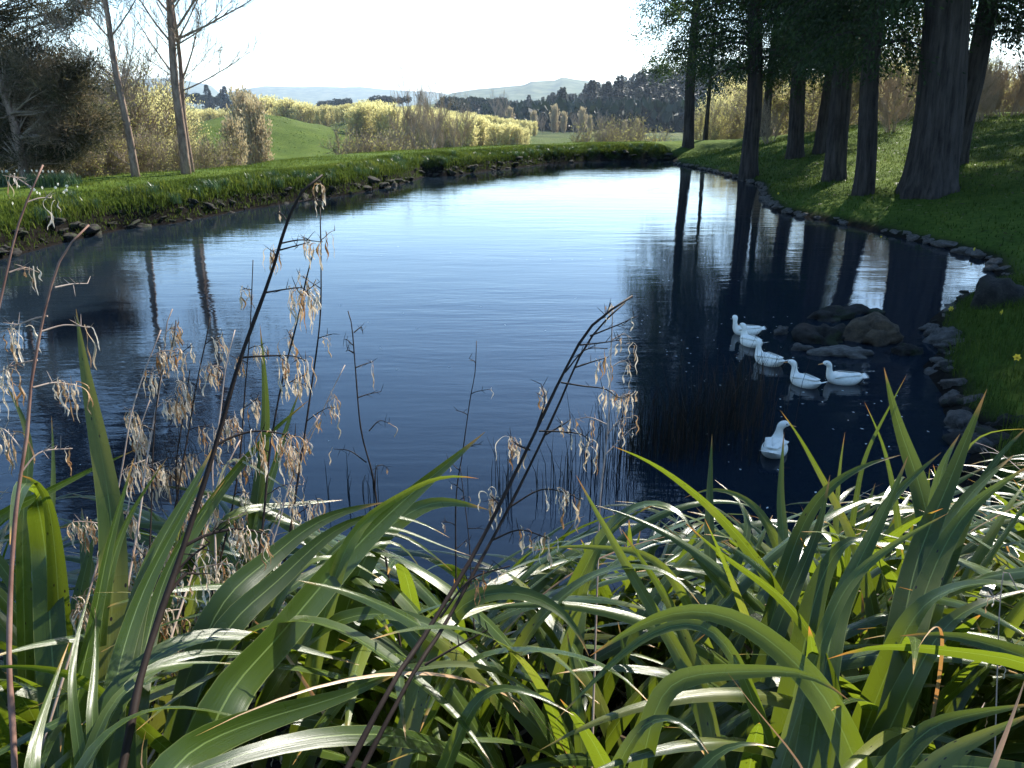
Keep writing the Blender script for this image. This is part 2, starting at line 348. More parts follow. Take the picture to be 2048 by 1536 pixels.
def terrain(x, y):
    x = np.asarray(x, float); y = np.asarray(y, float); d = sdist(x, y); dd = np.maximum(d, 0); R = np.hypot(x, y); az = np.arctan2(x, y)
    zl = .04 + .66 * smooth(-.05, .42, dd) * (dd > 0) + .36 * smooth(.3, 1.8, dd) + .05 * nz(x, y, 1.2, 3) * smooth(0, 1, dd) + .12 * nz(x, y, 4, 4) * smooth(1, 3, dd)
    zl = zl - smooth(4.5, 30, dd) * 4.6
    zr = .08 + .17 * dd + .10 * smooth(0, .6, dd); zr = np.where(zr > 2.6, 2.6 + (1 - np.exp(-(zr - 2.6) / .8)) * .8, zr)
    zr = zr + .10 * nz(x, y, 5, 5) * smooth(.5, 4, dd) + .03 * nz(x, y, 1, 6) * smooth(.3, 2, dd) - smooth(26, 60, dd) * 3
    wr = side_w(x, y); z = zl * (1 - wr) + zr * wr
    zn = np.minimum(.05 + .55 * dd, 1.35 + .25 * np.maximum(0, dd - 2.36)); zn = np.minimum(zn, 1.95)
    wn = 1 - smooth(4.6, 7.5, y); wn = wn * (1 - smooth(-5, -9, x) * 0); z = z * (1 - wn) + zn * wn
    z = np.where(d < 0, np.maximum(-1.0, .06 + .6 * d), z)
    far = smooth(70, 130, R)
    zf = -3.6 - 3 * smooth(150, 500, R) - 5 * smooth(600, 2500, R) + .5 * nz(x, y, 30, 8)
    zf = zf + 6.0 * np.exp(-((x + 41) / 20) ** 2 - ((y - 132) / 26) ** 2) + .22 * nz(x, y, 2.6, 9) * (R < 300) + .35 * nz(x, y, 8, 19) * (R < 300)
    zf = zf + 5.5 * np.exp(-((x + 30) / 22) ** 2 - ((y - 205) / 30) ** 2)
    zf = zf + 15 * smooth(10, 120, x) * smooth(320, 470, y) * (1 - smooth(600, 1100, R))
    zf = zf + 13 * np.exp(-((az + .08) / .13) ** 2 - ((R - 640) / 90) ** 2) + 12 * np.exp(-((az + .42) / .13) ** 2 - ((R - 640) / 90) ** 2)
    z = z * (1 - far) + zf * far
    for (P, RR, wd, am) in ((RIDGE, 5600., .16, 16), (MIDH, 2900., .18, 9)):
        el = np.interp(az, *P); h = EYE + RR * np.tan(el) + 12
        z = z + (h + am * nz(x, y, RR * .03, 11) * .35) * np.exp(-((R - RR) / (RR * wd)) ** 2) * (R > 900)
    return z
def tz(x, y): return float(terrain(np.array([float(x)]), np.array([float(y)]))[0])

def build_ground():
    azs = np.concatenate([np.linspace(-180, -50, 40)[:-1], np.linspace(-50, 50, 430), np.linspace(50, 180, 40)[1:-1]]) * pi / 180
    rs = [0.3]
    while rs[-1] < 10500: rs.append(rs[-1] * (1.0115 if rs[-1] < 180 else 1.022 if rs[-1] < 800 else 1.03))
    rs = np.array(rs); A, Rr = np.meshgrid(azs, rs); X = (np.sin(A) * Rr).ravel(); Y = (np.cos(A) * Rr).ravel(); Z = terrain(X, Y)
    nA = len(azs); nR = len(rs); V = np.stack([X, Y, Z], 1)
    i = np.arange(nR - 1)[:, None] * nA; j = np.arange(nA)[None, :]; j2 = (j + 1) % nA
    q = np.stack([i + j, i + j2, i + nA + j2, i + nA + j], -1).reshape(-1, 4)[:, ::-1]
    V = np.vstack([V, [0, 0, tz(0, 0)]]); c = len(V) - 1; t = [(c, k, (k + 1) % nA) for k in range(nA)][::1]
    d = sdist(X, Y); u = smooth(60, 260, np.hypot(X, Y)); wr = side_w(X, Y)
    so_ = np.where(wr > .5, 1 - smooth(.05, .5, d), 1 - smooth(.3, .62, d)); so_ = np.maximum(so_, (1 - smooth(4.9, 5.9, Y)) * (np.hypot(X, Y) < 40) * (d < 6))
    a = np.stack([u, so_, u * 0 + .5], 1); a = np.vstack([a, [0, 1, .5]])
    b = MB(); b.add(V, q[:, ::-1], [(x[0], x[2], x[1]) for x in t], a)
    return tag(b.obj('ground', M['ground'], None, True), kind='structure')
ground = build_ground()
b = MB(); x0, x1, y0, y1 = -40, 40, 2, 75
b.add([(x0, y0, 0), (x1, y0, 0), (x1, y1, 0), (x0, y1, 0)], [(0, 1, 2, 3)])
PB = POND.mean(0); ring = []
for p in POND:
    v = p - PB; ring.append(tuple(p + v / np.linalg.norm(v) * 1.3) + (0,))
b = MB(); V = [(PB[0], PB[1], 0)] + ring; n = len(ring)
b.add(V, None, [(0, k + 1, (k + 1) % n + 1) for k in range(n)]); 
water = tag(b.obj('pond_water', M['water']), kind='structure')
if water.data.polygons[0].normal.z < 0: water.data.flip_normals()

# ---------------------------------------------------------------- tree builders
rng = np.random.RandomState(5)
def grow(segs, tips, p, d, L, r, depth, R, spread=.6, up=.15, nk=3, wob=.18, shrink=.62, ns=4):
    p = np.array(p, float); d = nrm(d)
    for i in range(ns):
        d = nrm(d + R.normal(0, wob, 3) + np.array([0, 0, up])); p1 = p + d * L / ns; ra = r * (1 - .75 * i / ns); rb = r * (1 - .75 * (i + 1) / ns)
        segs.append((p, p1, ra, rb, depth)); 
        if depth > 0 and i >= (1 if depth > 1 else 0):
            for k in range(nk if i < ns - 1 else nk + 1):
                s = nrm(np.cross(d, R.normal(0, 1, 3))); d2 = nrm(d + s * spread * R.uniform(.6, 1.4))
                grow(segs, tips, p1, d2, L * shrink * R.uniform(.6, 1.15), rb * .6, depth - 1, R, spread, up, nk, wob, shrink, ns)
        elif depth == 0: tips.append((p1, d))
        p = p1
def seg_sticks(b, segs, tint=.5, rmin=.004):
    P0 = np.array([s[0] for s in segs]); P1 = np.array([s[1] for s in segs]); r0 = np.maximum(rmin, [s[2] for s in segs]); r1 = np.maximum(rmin * .7, [s[3] for s in segs])
    b.sticks(P0, P1, r0, r1, tint)
def buds(b, tips, R, n, size, spread=.15, up=.3):
    if not tips: return
    P = np.array([t[0] for t in tips]); D = np.array([t[1] for t in tips]); k = R.randint(0, len(P), n)
    C = P[k] + R.normal(0, spread, (n, 3)); dd = nrm(D[k] + R.normal(0, .7, (n, 3)) + [0, 0, up])
    b.cards(C, dd, R.normal(0, 1, (n, 3)), size * R.uniform(.6, 1.4, n), size * .5, R.rand(n) * .7 + .15)

def willow(name, H, seed, leaf, bark_, n_leaf, size, spread=.55, up=.12, depth=3, nk=3, trunk_h=.18, stems=3, rmin=.012, group=None, label='', cat='tree', sticks=True):
    """twiggy broad tree: trunk (stems), crown of twigs with young leaves"""
    R = np.random.RandomState(seed); root = thing(name, label, cat, group=group)
    tr = MB(); segs = []; tips = []
    for k in range(stems):
        a = R.uniform(0, 6.28); lean = .12 + .3 * (stems > 1) * R.rand(); d = np.array([cos(a) * lean, sin(a) * lean, 1])
        pts = [np.array([cos(a), sin(a), 0]) * .06 * stems + np.array([0, 0, -.5])]
        for q in range(5): pts.append(pts[-1] + nrm(d + R.normal(0, .06, 3)) * (H * .62 + .4) / 5)
        rad = np.linspace(.021 * H, .006 * H, 6) / (stems ** .35); tr.tube(pts, rad, 6)
        for q in range(1, 6):
            for z in range(3 if q > 1 else 1):
                s = R.uniform(0, 6.28); dd = np.array([cos(s), sin(s), R.uniform(.5, 1.1)])
                grow(segs, tips, pts[q], dd, H * .24 * R.uniform(.7, 1.2), .006 * H, depth - 1, R, spread, up, nk, .16, .62, 4)
        grow(segs, tips, pts[-1], d, H * .34, .005 * H, depth - 1, R, spread, up, nk, .16, .62, 4)
    tr.obj('trunk', bark_, root, True)
    c = MB(); seg_sticks(c, segs, .5, rmin); c.obj('twigs', bark_, root)
    if n_leaf:
        c = MB(); buds(c, tips, R, n_leaf, size, H * .02); c.obj('crown', leaf, root)
    return root
def poplar_round(name, H, seed, label, group, leaf, n=3600, wide=.36, stick=420, ls=.050):
    """upright-twigged tree whose crown is a soft egg of steep shoots in young leaf"""
    R = np.random.RandomState(seed); root = thing(name, label, 'tree', group=group); tr = MB()
    tr.tube([(0, 0, -.6), (.02 * H, 0, H * .3), (0, .01 * H, H * .8)], [.018 * H, .013 * H, .004 * H], 6); tr.obj('trunk', M['twig_grey'], root)
    z = R.uniform(.05, .92, stick); a = R.uniform(0, 6.28, stick); rr = np.sqrt(R.rand(stick)) * wide * np.sqrt(np.clip(1 - ((z - .45) / .56) ** 2, 0, 1)) * (1 + .22 * np.sin(a * 4 + seed) * np.sin(z * 13)); tn = R.normal(0, .24, stick)
    P1 = np.stack([np.cos(a) * rr, np.sin(a) * rr, z + .06], 1) * H; P0 = np.stack([np.cos(a) * rr * .35, np.sin(a) * rr * .35, z - .17], 1) * H
    c = MB(); c.sticks(P0, P1, .0035 * H, .0015 * H, .5); c.obj('twigs', M['twig_pink'], root)
    k = R.randint(0, stick, n); t = R.uniform(.35, 1.12, n)[:, None]; C = P0[k] * (1 - t) + P1[k] * t + R.normal(0, .010 * H, (n, 3))
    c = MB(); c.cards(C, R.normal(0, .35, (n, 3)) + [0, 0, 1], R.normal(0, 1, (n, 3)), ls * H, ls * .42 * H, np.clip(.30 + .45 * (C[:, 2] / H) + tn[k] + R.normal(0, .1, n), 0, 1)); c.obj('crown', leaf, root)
    return root
def conifer(name, H, seed, n=1500, wide=.17):
    R = np.random.RandomState(seed); b = MB(); b.sticks([(0, 0, -1)], [(0, 0, H)], [.014 * H], [.002 * H], .1)
    z = 1 - np.sqrt(R.rand(n)) * .97; z = np.where(R.rand(n) < .12, R.uniform(.75, 1.0, n), z); a = R.uniform(0, 6.28, n); tier = (1 + .25 * np.sin(z * 60 + R.rand() * 6)); w_ = wide * np.clip(1.02 - z, 0, 1) ** .85 * tier * (1 + .22 * np.sin(a * 3 + z * 9 + seed))
    rr = R.uniform(.25, 1, n) * w_; C = np.stack([np.cos(a) * rr, np.sin(a) * rr, z], 1) * H
    D = np.stack([np.cos(a), np.sin(a), R.uniform(-.5, .35, n)], 1)
    b.cards(C, D, R.normal(0, .5, (n, 3)) + [0, 0, 1], H * .075, H * .035, np.clip(R.normal(.5, .24, n), 0, 1)); return b
def pine_round(name, H, seed, n=1300):
    R = np.random.RandomState(seed); b = MB(); b.sticks([(0, 0, -1)], [(0, 0, H * .8)], [.02 * H], [.01 * H], .1)
    nb = 9; cc = np.stack([R.normal(0, .16, nb), R.normal(0, .16, nb), R.uniform(.45, .85, nb)], 1); k = R.randint(0, nb, n)
    u = nrm(R.normal(0, 1, (n, 3))); C = (cc[k] + u * R.uniform(.5, 1, n)[:, None] * [.19, .19, .15]) * H
    b.cards(C, u + [0, 0, .3], R.normal(0, 1, (n, 3)), .09 * H, .045 * H, np.clip(R.normal(.5, .2, n), 0, 1)); return b

# dark evergreen with a thick buttressed trunk and drooping sprays
def cypress_parts(seed, H, base_r, low, crownR, n_limb=70, leafs=15, lean=(0, 0)):
    R = np.random.RandomState(seed); tr = MB(); ns = 52; nr = 44; ang = np.linspace(0, 2 * pi, ns, endpoint=False); V = []; A = []
    ph = R.rand(6) * 6.28
    for i in range(nr):
        z = -.6 + (H + .6) * (i / (nr - 1)) ** 1.5; t = max(0, z) / H
        r = base_r * (.76 * (1 - t) ** .8 + .17 * math.exp(-max(z, 0) / .6) + .02)
        rr = r * (1 + .07 * np.sin(3 * ang + ph[0] + z * .15) + .05 * np.sin(5 * ang + ph[1] - z * .2) + .035 * np.sin(11 * ang + ph[2] + z * .1) + .018 * np.sin(19 * ang + ph[5] + 1.5 * np.sin(z * .8)) + .10 * math.exp(-max(z, 0) / .6) * np.sin(6 * ang + ph[3]))
        ox = lean[0] * z + .12 * sin(z * .5 + ph[4]) * min(1, max(z, 0) / 3); oy = lean[1] * z
        V.append(np.stack([ox + rr * np.cos(ang), oy + rr * np.sin(ang), np.full(ns, z)], 1)); A.append(np.stack([ang, ang * 0 + t, ang * 0 + .5], 1))
    q = [(i * ns + j, i * ns + (j + 1) % ns, (i + 1) * ns + (j + 1) % ns, (i + 1) * ns + j) for i in range(nr - 1) for j in range(ns)]
    tr.add(np.concatenate(V), q, None, np.concatenate(A))
    lb = MB(); cr = MB(); C = []; D = []; T = []
    for k in range(n_limb):
        z = low + (H - low) * (k + R.rand()) / n_limb; t = (z - low) / (H - low); a = R.uniform(0, 6.28)
        L = crownR * (.55 + .45 * R.rand()) * (1 - t ** 3) ** .7 * (.75 + .25 * min(1, t * 6)); m = 6; P = []
        for s in range(m + 1):
            f = s / m; P.append([lean[0] * z + cos(a) * L * f, lean[1] * z + sin(a) * L * f, z + L * (.10 * f + .12 * sin(f * 2.4) - .42 * f * f)]); a += R.normal(0, .06)
        P = np.array(P); lb.tube(P, np.linspace(.06 * (1 - t) + .02, .008, m + 1), 5, cap=False)
        nc = int(8 + 14 * (L / crownR))
        for c in range(nc):
            f = R.uniform(.22, 1.03) ; i = min(m - 1, int(f * m)); p = P[i] + (P[i + 1] - P[i]) * (f * m - i); p = p + R.normal(0, .28, 3) * [1, 1, .6]
            n = leafs; C.append(p + R.normal(0, .30, (n, 3)) - [0, 0, .2]); out = np.array([cos(a), sin(a), 0]) * .5
            D.append(R.normal(0, .55, (n, 3)) + out + [0, 0, -.65]); T.append(np.clip(R.normal(.35 + .3 * R.rand(), .12, n), 0, 1))
    C = np.concatenate(C); cr.cards(C, np.concatenate(D), R.normal(0, 1, (len(C), 3)), R.uniform(.11, .24, len(C)) * np.where(C[:, 2] > 9.5, 1.5, 1), R.uniform(.045, .085, len(C)) * np.where(C[:, 2] > 9.5, 1.7, 1), np.concatenate(T))
    return tr, lb, cr
# ---------------------------------------------------------------- right bank: the dark evergreens
CYP = {}
def cyp_mesh(key, **k):
    tr, lb, cr = cypress_parts(**k); CYP[key] = (tr.mesh('trunk', M['cypress_bark'], True), lb.mesh('limbs', M['cypress_bark']), cr.mesh('crown', M['cypress_leaf']))
cyp_mesh('big', seed=1, H=25, base_r=1.0, low=6.2, crownR=6.2, n_limb=110, leafs=31)
cyp_mesh('mid', seed=2, H=27, base_r=.54, low=4.9, crownR=5.4, n_limb=110, leafs=31)
cyp_mesh('slim', seed=3, H=25, base_r=.42, low=4.6, crownR=4.4, n_limb=100, leafs=29)
def cypress(key, px, py, Y, rz, label, sc=1.0, lean=0.0, low=None):
    p = at_y(px, py, Y); z = tz(p[0], p[1]); root = thing('evergreen_tree', label, 'tree', (p[0], p[1], z), rz, 'tall dark evergreens on the right bank', sc)
    root.rotation_euler = (Matrix.Rotation(lean, 4, 'Y') @ Matrix.Rotation(rz, 4, 'Z')).to_euler()
    a, b_, c = CYP[key]; link('trunk', a, root); link('limbs', b_, root); link('crown', c, root); return root
TREES = [('big', 1861, 350, 27.5, .3, 'thickest dark trunk of all, close on the right lawn above the stone edging'),
         ('mid', 1912, 290, 33.5, 1.9, 'dark trunk half hidden behind the thickest trunk, to its right'),
         ('slim', 1733, 333, 29, 2.5, 'straight dark trunk standing free just left of the thickest one'),
         ('mid', 1675, 303, 35, 4.0, 'broad dark trunk mid-row on the right bank, left of the straight free one'),
         ('slim', 1646, 256, 46, 5.1, 'thin trunk far back at the hill crest, half behind the broad middle trunk'),
         ('mid', 1597, 258, 46, .9, 'flared trunk far back where the lawn meets the brown thicket'),
         ('mid', 1503, 306, 42, 3.0, 'dark trunk nearest the water at the bend of the right bank'),
         ('slim', 1378, 275, 62, 3.7, 'leftmost evergreen, standing against the sky at the far right corner of the pond')]
for k_, px, py, Y, rz, lab in TREES:
    s = {'big': 1.0, 'mid': 1.0, 'slim': 1.0}[k_]
    if px == 1378: s = 1.16
    if px == 1733: s = 1.0
    cypress(k_, px, py, Y, rz, lab, s, {1912: .03, 1378: -.02, 1646: -.02}.get(px, -.065))
cyp_mesh('thin', seed=7, H=15, base_r=.22, low=5.2, crownR=2.6, n_limb=46, leafs=11)
for (px, py, Y, rz, lab) in [(1411, 272, 66, 1.2, 'very thin evergreen right beside the leftmost evergreen of the right bank')]:
    cypress('thin', px, py, Y, rz, lab)
# one more stands just out of frame, its branches hang into the right edge
p = np.array([24.5, 29.0]); r_ = thing('evergreen_tree', 'evergreen whose trunk is cut off by the right edge, branches reaching in', 'tree', (p[0], p[1], tz(*p)), 2.2, 'tall dark evergreens on the right bank')
for nm, me in zip(('trunk', 'limbs', 'crown'), CYP['big']): link(nm, me, r_)
for (x, y, rz, ky, lab) in [(34, 36, 4.0, 'big', 'evergreen added for lawn shade, outermost on the right, off the lawn edge'), (33, 52, 2.0, 'mid', 'evergreen added for lawn shade, farthest up the right lawn crest'), (39, 47, 3.1, 'big', 'evergreen added for lawn shade, on the slope right of the lawn crest'), (23, 60, .5, 'mid', 'evergreen added for lawn shade, in the thicket above the lawn crest'), (20.5, 66, 1.5, 'slim', 'evergreen added for lawn shade, far back in the thicket, left of the others there')]:  # extra evergreens, added so that their crowns shade the right lawn
    r_ = thing('evergreen_tree', lab, 'tree', (x, y, tz(x, y)), rz, 'tall dark evergreens on the right bank')
    for nm, me in zip(('trunk', 'limbs', 'crown'), CYP[ky]): link(nm, me, r_)

# thicket and young willows behind the right lawn
G1 = 'budding trees in the thicket behind the evergreens'
wA = willow('budding_tree', 8.5, 21, M['willow_leaf'], M['twig_grey'], 6500, .15, stems=3, depth=3, nk=2, rmin=.016, label='yellow-green budding tree behind the evergreen trunks on the right bank', group=G1)
wB = willow('budding_tree', 9.5, 22, M['willow_leaf'], M['twig_grey'], 4200, .14, stems=2, depth=3, nk=2, up=.04, rmin=.016, label='grey twiggy tree with few buds in the thicket behind the right bank trunks', group=G1)
wC = willow('bare_shrub', 4.6, 23, M['pink_leaf'], M['twig_pink'], 900, .07, stems=6, depth=2, up=.2, nk=3, rmin=.009, label='reddish brown twiggy shrub at the top edge of the right lawn', group='twiggy shrubs along the right lawn crest', cat='shrub')
used = {}
def place(root, key, loc, rz, sc, label=None):
    if not used.get(key):
        used[key] = 1; root.location = [float(c) for c in loc]; root.rotation_euler = (0, 0, rz); root.scale = (sc,) * 3; 
        if label: root['label'] = label
        return root
    return dup(root, loc, rz, sc, label)
R = np.random.RandomState(11)
for i, (px, Y, kind, sc) in enumerate([(1425, 78, 'A', .7), (1450, 82, 'B', .8), (1475, 84, 'A', .8), (1530, 72, 'B', 1.0), (1570, 80, 'B', 1.1), (1625, 70, 'B', 1.0), (1660, 76, 'A', 1.0), (1705, 66, 'A', 1.05), (1745, 74, 'B', 1.0), (1785, 64, 'A', 1.1), (1830, 70, 'A', 1.15), (1870, 72, 'B', 1.1), (1950, 68, 'A', .95), (2000, 66, 'B', .8), (2060, 70, 'A', 1.0)]):
    p = at_y(px, 260, Y); rt, ky = (wA, 'wA') if kind == 'A' else (wB, 'wB')
    place(rt, ky, (p[0], p[1], tz(p[0], p[1]) - .3), R.uniform(0, 6), sc)
for i, px in enumerate([1545, 1790, 1945, 1965, 1985, 2010, 2030, 2050]):
    Y = (60 if px < 1500 else 54 if px < 1750 else 50) + R.uniform(-2, 6); p = at_y(px, 255, Y); place(wC, 'wC', (p[0], p[1], tz(p[0], p[1]) - .2), R.uniform(0, 6), R.uniform(.6, 1.0))

# ---------------------------------------------------------------- left bank: bare poplars
def bare_poplar(name, label, base, top, r0, r1, H, seed, branches, extra=26, two=None, group='bare tall trees on the left bank'):
    R = np.random.RandomState(seed); base = np.array(base, float); top = np.array(top, float); root = thing(name, label, 'tree', base, 0, group)
    d = (top - base); L = np.linalg.norm(d); full = d / L * H; tr = MB(); n = 22
    pts = [full * (i / (n - 1)) + np.array([.035 * sin(i * .8 + seed), .03 * cos(i * .7), -.4 if i == 0 else 0]) * (1 if i else 1) for i in range(n)]
    rad = [r0 + (.03) * (i == 0) - (r0 - .02) * (i / (n - 1)) ** .9 for i in range(n)]; tr.tube(pts, rad, 12); tr.obj('trunk', M['birch_bark'], root, True)
    lim = MB(); segs = []; tips = []
    for (hz, az_, el, Lb, rb) in branches:         # main limbs as in the photograph: height, azimuth, elevation, length, radius
        p = full * (hz / H); dd = np.array([cos(az_) * cos(el), sin(az_) * cos(el), sin(el)])
        P = [p]; c = dd.copy()
        for s in range(8):
            c = nrm(c + np.array([0, 0, .045]) + R.normal(0, .03, 3)); P.append(P[-1] + c * Lb / 8)
            if s > 1:
                for q in range(2):
                    sd = nrm(np.cross(c, R.normal(0, 1, 3))); grow(segs, tips, P[-1], nrm(c + sd * .7 + [0, 0, .35]), Lb * .34 * R.uniform(.5, 1.1) * (1.1 - s / 12), rb * .32, 1, R, .5, .12, 2, .1, .6, 4)
        lim.tube(P, np.linspace(rb, rb * .22, 9), 6)
    for k in range(extra):
        hz = H * (.2 + .78 * (k + R.rand()) / extra); a = R.uniform(0, 6.28); Lb = H * .14 * (1.15 - hz / H) * R.uniform(.7, 1.3) + .3
        grow(segs, tips, full * (hz / H), np.array([cos(a), sin(a), .75]), Lb, .02, 2, R, .5, .10, 2, .09, .6, 4)
    seg_sticks(lim, segs, .5, .006); lim.obj('branches', M['twig_grey'], root); return root
bA = at_y(270, 345, 32.0); bA[2] = tz(bA[0], bA[1]); tA = at_y(208, 0, 31.5)
bare_poplar('bare_tree', 'reddish bare trunk leaning left, alone on the left bank lawn', bA, tA, .155, .02, 13.5, 31,
    [(3.6, pi - .15, .62, 3.0, .035), (5.0, pi - .3, .7, 3.0, .035), (5.1, .25, .8, 3.2, .035), (6.0, pi + .2, .8, 2.6, .035), (6.4, .1, .9, 3.4, .04), (3.0, .4, 1.1, 2.6, .03), (7.2, pi, .7, 3, .04), (8, .2, .7, 3, .04), (.35, pi - .1, .45, 1.1, .02), (3.4, pi, .3, 1.8, .025)], 30)
bB = at_y(368, 333, 33.5); bB[2] = tz(bB[0], bB[1]); tB = at_y(336, 0, 33.0)
bare_poplar('bare_tree', 'thicker grey bare trunk with wide spreading limbs on the left bank', bB, tB, .20, .02, 15.5, 32,
    [(5.1, .08, .30, 4.4, .055), (4.9, .18, .36, 3.2, .035), (5.0, pi, .9, 3.4, .045), (3.8, pi - .2, .85, 3.0, .04), (5.3, .12, .85, 4.6, .055), (6.3, .2, .75, 4.2, .05), (7.0, pi + .15, .75, 4, .05), (6.1, pi - .3, .8, 3.5, .045), (8, 0, .7, 4, .05), (9, pi, .7, 3.5, .045)], 30)
bC = at_y(379, 330, 34.6); bC[2] = tz(bC[0], bC[1]); tC = at_y(352, 60, 34.2)
bare_poplar('bare_tree', 'thin bare trunk close behind the thicker grey one on the left bank', bC, tC, .12, .015, 12.0, 33,
    [(3.3, .1, .35, 3.5, .035), (3.6, .25, 1.05, 3.6, .04), (5.2, 0, .9, 3.2, .035), (6.4, .2, .85, 3, .035), (7, 2.8, .9, 3, .03)], 16)

# rusty feathery evergreen at the left edge
def feathery(name, label, base, H, blobs, seed, n, wisps, lean):
    R = np.random.RandomState(seed); root = thing(name, label, 'tree', base, 0, 'feathery dark trees at the left edge'); tr = MB(); lb = MB()
    pts = [(lean[0] * t * H + .15 * sin(t * 7), lean[1] * t * H, t * H - (.4 if t == 0 else 0)) for t in np.linspace(0, 1, 12)]
    tr.tube(pts, np.linspace(.19, .03, 12), 10); tr.obj('trunk', M['birch_bark'], root, True); C = []; D = []; T = []
    for (cx, cy, cz, rx, rz_, tint, wgt) in blobs:
        m = int(n * wgt); nb = max(5, int(m / 260)); c0 = np.array([cx, cy, cz]); tp = np.array(pts[min(11, max(1, int((cz - .4) / H * 11)))])
        for k in range(nb):
            u = nrm(R.normal(0, 1, 3)) * R.uniform(.3, 1) ** .5 * [rx, rx, rz_]; c1 = c0 + u
            P = catmull([tp, (tp + c1) / 2 + R.normal(0, .2, 3), c1], 6); lb.tube(P, np.linspace(.035, .008, 6), 4, cap=False)
            q = m // nb; ax = nrm(u + [0, 0, .25 * rz_]); f = R.uniform(-.9, .5, q)[:, None]
            C.append(c1 + ax * f + R.normal(0, .24, (q, 3)) * [1, 1, .75]); D.append(ax * .8 + R.normal(0, .55, (q, 3)) + [0, 0, .15]); T.append(np.clip(tint + R.normal(0, .1) + R.normal(0, .10, q), 0, 1))
    C = np.concatenate(C); c = MB(); c.cards(C, np.concatenate(D), R.normal(0, 1, (len(C), 3)), R.uniform(.2, .42, len(C)), R.uniform(.018, .042, len(C)), np.concatenate(T))
    lb.obj('limbs', M['twig_grey'], root); c.obj('crown', M['rust_leaf'], root); return root
p = at_y(47, 348, 31.0); z0 = tz(p[0], p[1])
bl = []
def blob(px, py, r, rz_, tint, wgt, yoff=0.0, Y=31.0, o=None):
    q = at_y(px, py, Y + yoff); o = np.array([p[0], p[1], z0]) if o is None else o; bl.append((q[0] - o[0], q[1] - o[1], q[2] - o[2], r, rz_, tint, wgt))
for a in [(x_, y_, r_1, r_2, t_, w_, (e_[0] if e_ else 0) + (1.2 if x_ < 110 else .5)) for (x_, y_, r_1, r_2, t_, w_, *e_) in [(60, 120, 1.5, 1.2, .5, .10), (110, 170, 1.5, 1.1, .62, .11), (20, 200, 1.6, 1.3, .6, .11), (150, 145, 1.0, .5, .3, .05, .4), (120, 240, 1.6, 1.0, .68, .12), (60, 270, 1.8, 1.1, .62, .12), (10, 290, 1.6, 1.0, .45, .08), (170, 250, 1.0, .6, .25, .05, .6), (130, 300, 1.4, .6, .3, .06, .3), (50, 200, 1.5, 1.3, .6, .10), (-30, 150, 1.6, 1.4, .4, .08), (-40, 260, 1.6, 1.2, .4, .06)]]: blob(*a)
feathery('feathery_tree', 'dense rusty brown feathery evergreen filling the left edge', (p[0], p[1], z0), 9.5, bl, 41, 58000, 0, (-.05, 0))
bl = []; p2 = at_y(-20, 345, 34.0); o2 = np.array([p2[0], p2[1], tz(p2[0], p2[1])])
for a in [(20, 30, 1.2, .5, .25, .08), (90, 20, 1.3, .4, .25, .08), (60, -60, 1.6, .6, .25, .1), (150, 10, 1.2, .35, .28, .08), (170, -40, 1.3, .5, .3, .08), (-60, 40, 1.6, .8, .3, .1), (0, -130, 1.8, .8, .3, .12), (120, -150, 1.5, .7, .3, .1), (60, -260, 1.6, .9, .3, .1), (-80, -80, 1.6, .9, .3, .1), (120, 45, .9, .3, .3, .04), (-10, -340, 1.4, .9, .3, .08), (-150, -150, 2.2, 1.6, .3, .2), (-40, -260, 2.2, 1.6, .3, .25), (60, -330, 2.0, 1.3, .3, .2), (-150, -380, 2.2, 1.6, .3, .25), (0, -470, 2.2, 1.5, .3, .25), (-120, -560, 2.2, 1.4, .3, .2), (100, -220, 1.6, .8, .3, .12), (-230, 0, 2.2, 1.8, .3, .2), (-230, 200, 2.2, 1.8, .3, .2)]: blob(*a, 0, 33.0, o2)
feathery('feathery_tree', 'taller wispy dark tree above and behind the rusty evergreen at the left edge', o2, 15, bl, 42, 17000, 0, (.02, 0))

# budding scrub and yellow willows below the left bank
wD = willow('willow_tree', 9.0, 51, M['willow_leaf'], M['twig_grey'], 5200, .14, stems=3, depth=3, spread=.6, rmin=.015, label='large yellow-green willow between the left bank trunks', group='yellow-green willows in the hollow behind the left bank')
for (px, py, Y, sc, rz, lab) in [(285, 330, 62, 1.08, .4, 'large yellow-green willow seen between the two left bank trunks'), (215, 330, 58, .95, 2.0, 'yellow-green willow left of the leaning reddish trunk'), (165, 335, 66, 1.0, 4.2, 'willow partly hidden behind the rusty evergreen'), (325, 330, 74, 1.0, 1.1, 'yellow-green willow just left of the thicker grey trunk, farther back')]:
    p = at_y(px, py, Y); place(wD, 'wD', (p[0], p[1], tz(p[0], p[1]) - .2), rz, sc, lab)
wE = willow('budding_shrub', 2.7, 52, M['willow_leaf'], M['twig_grey'], 2600, .075, stems=8, depth=2, nk=4, spread=.8, rmin=.008, label='low tangled shrub with pale buds at the back of the left bank', group='low budding shrubs behind the left bank', cat='shrub')
for i, (px, Y, sc) in enumerate([(120, 36, .9), (155, 38, 1.1), (190, 37, 1.0), (225, 38.5, .9), (250, 40, 1.1), (300, 40, .9), (330, 43, 1.0), (150, 42, 1.3), (200, 43, 1.2), (400, 41, .8), (90, 38, 1.2), (420, 45, .8), (445, 47, .8), (60, 36, 1.2), (20, 38, 1.4), (280, 47, 1.3)]):
    p = at_y(px, 330, Y); place(wE, 'wE', (p[0], p[1], tz(p[0], p[1]) - .3), R.uniform(0, 6), sc)

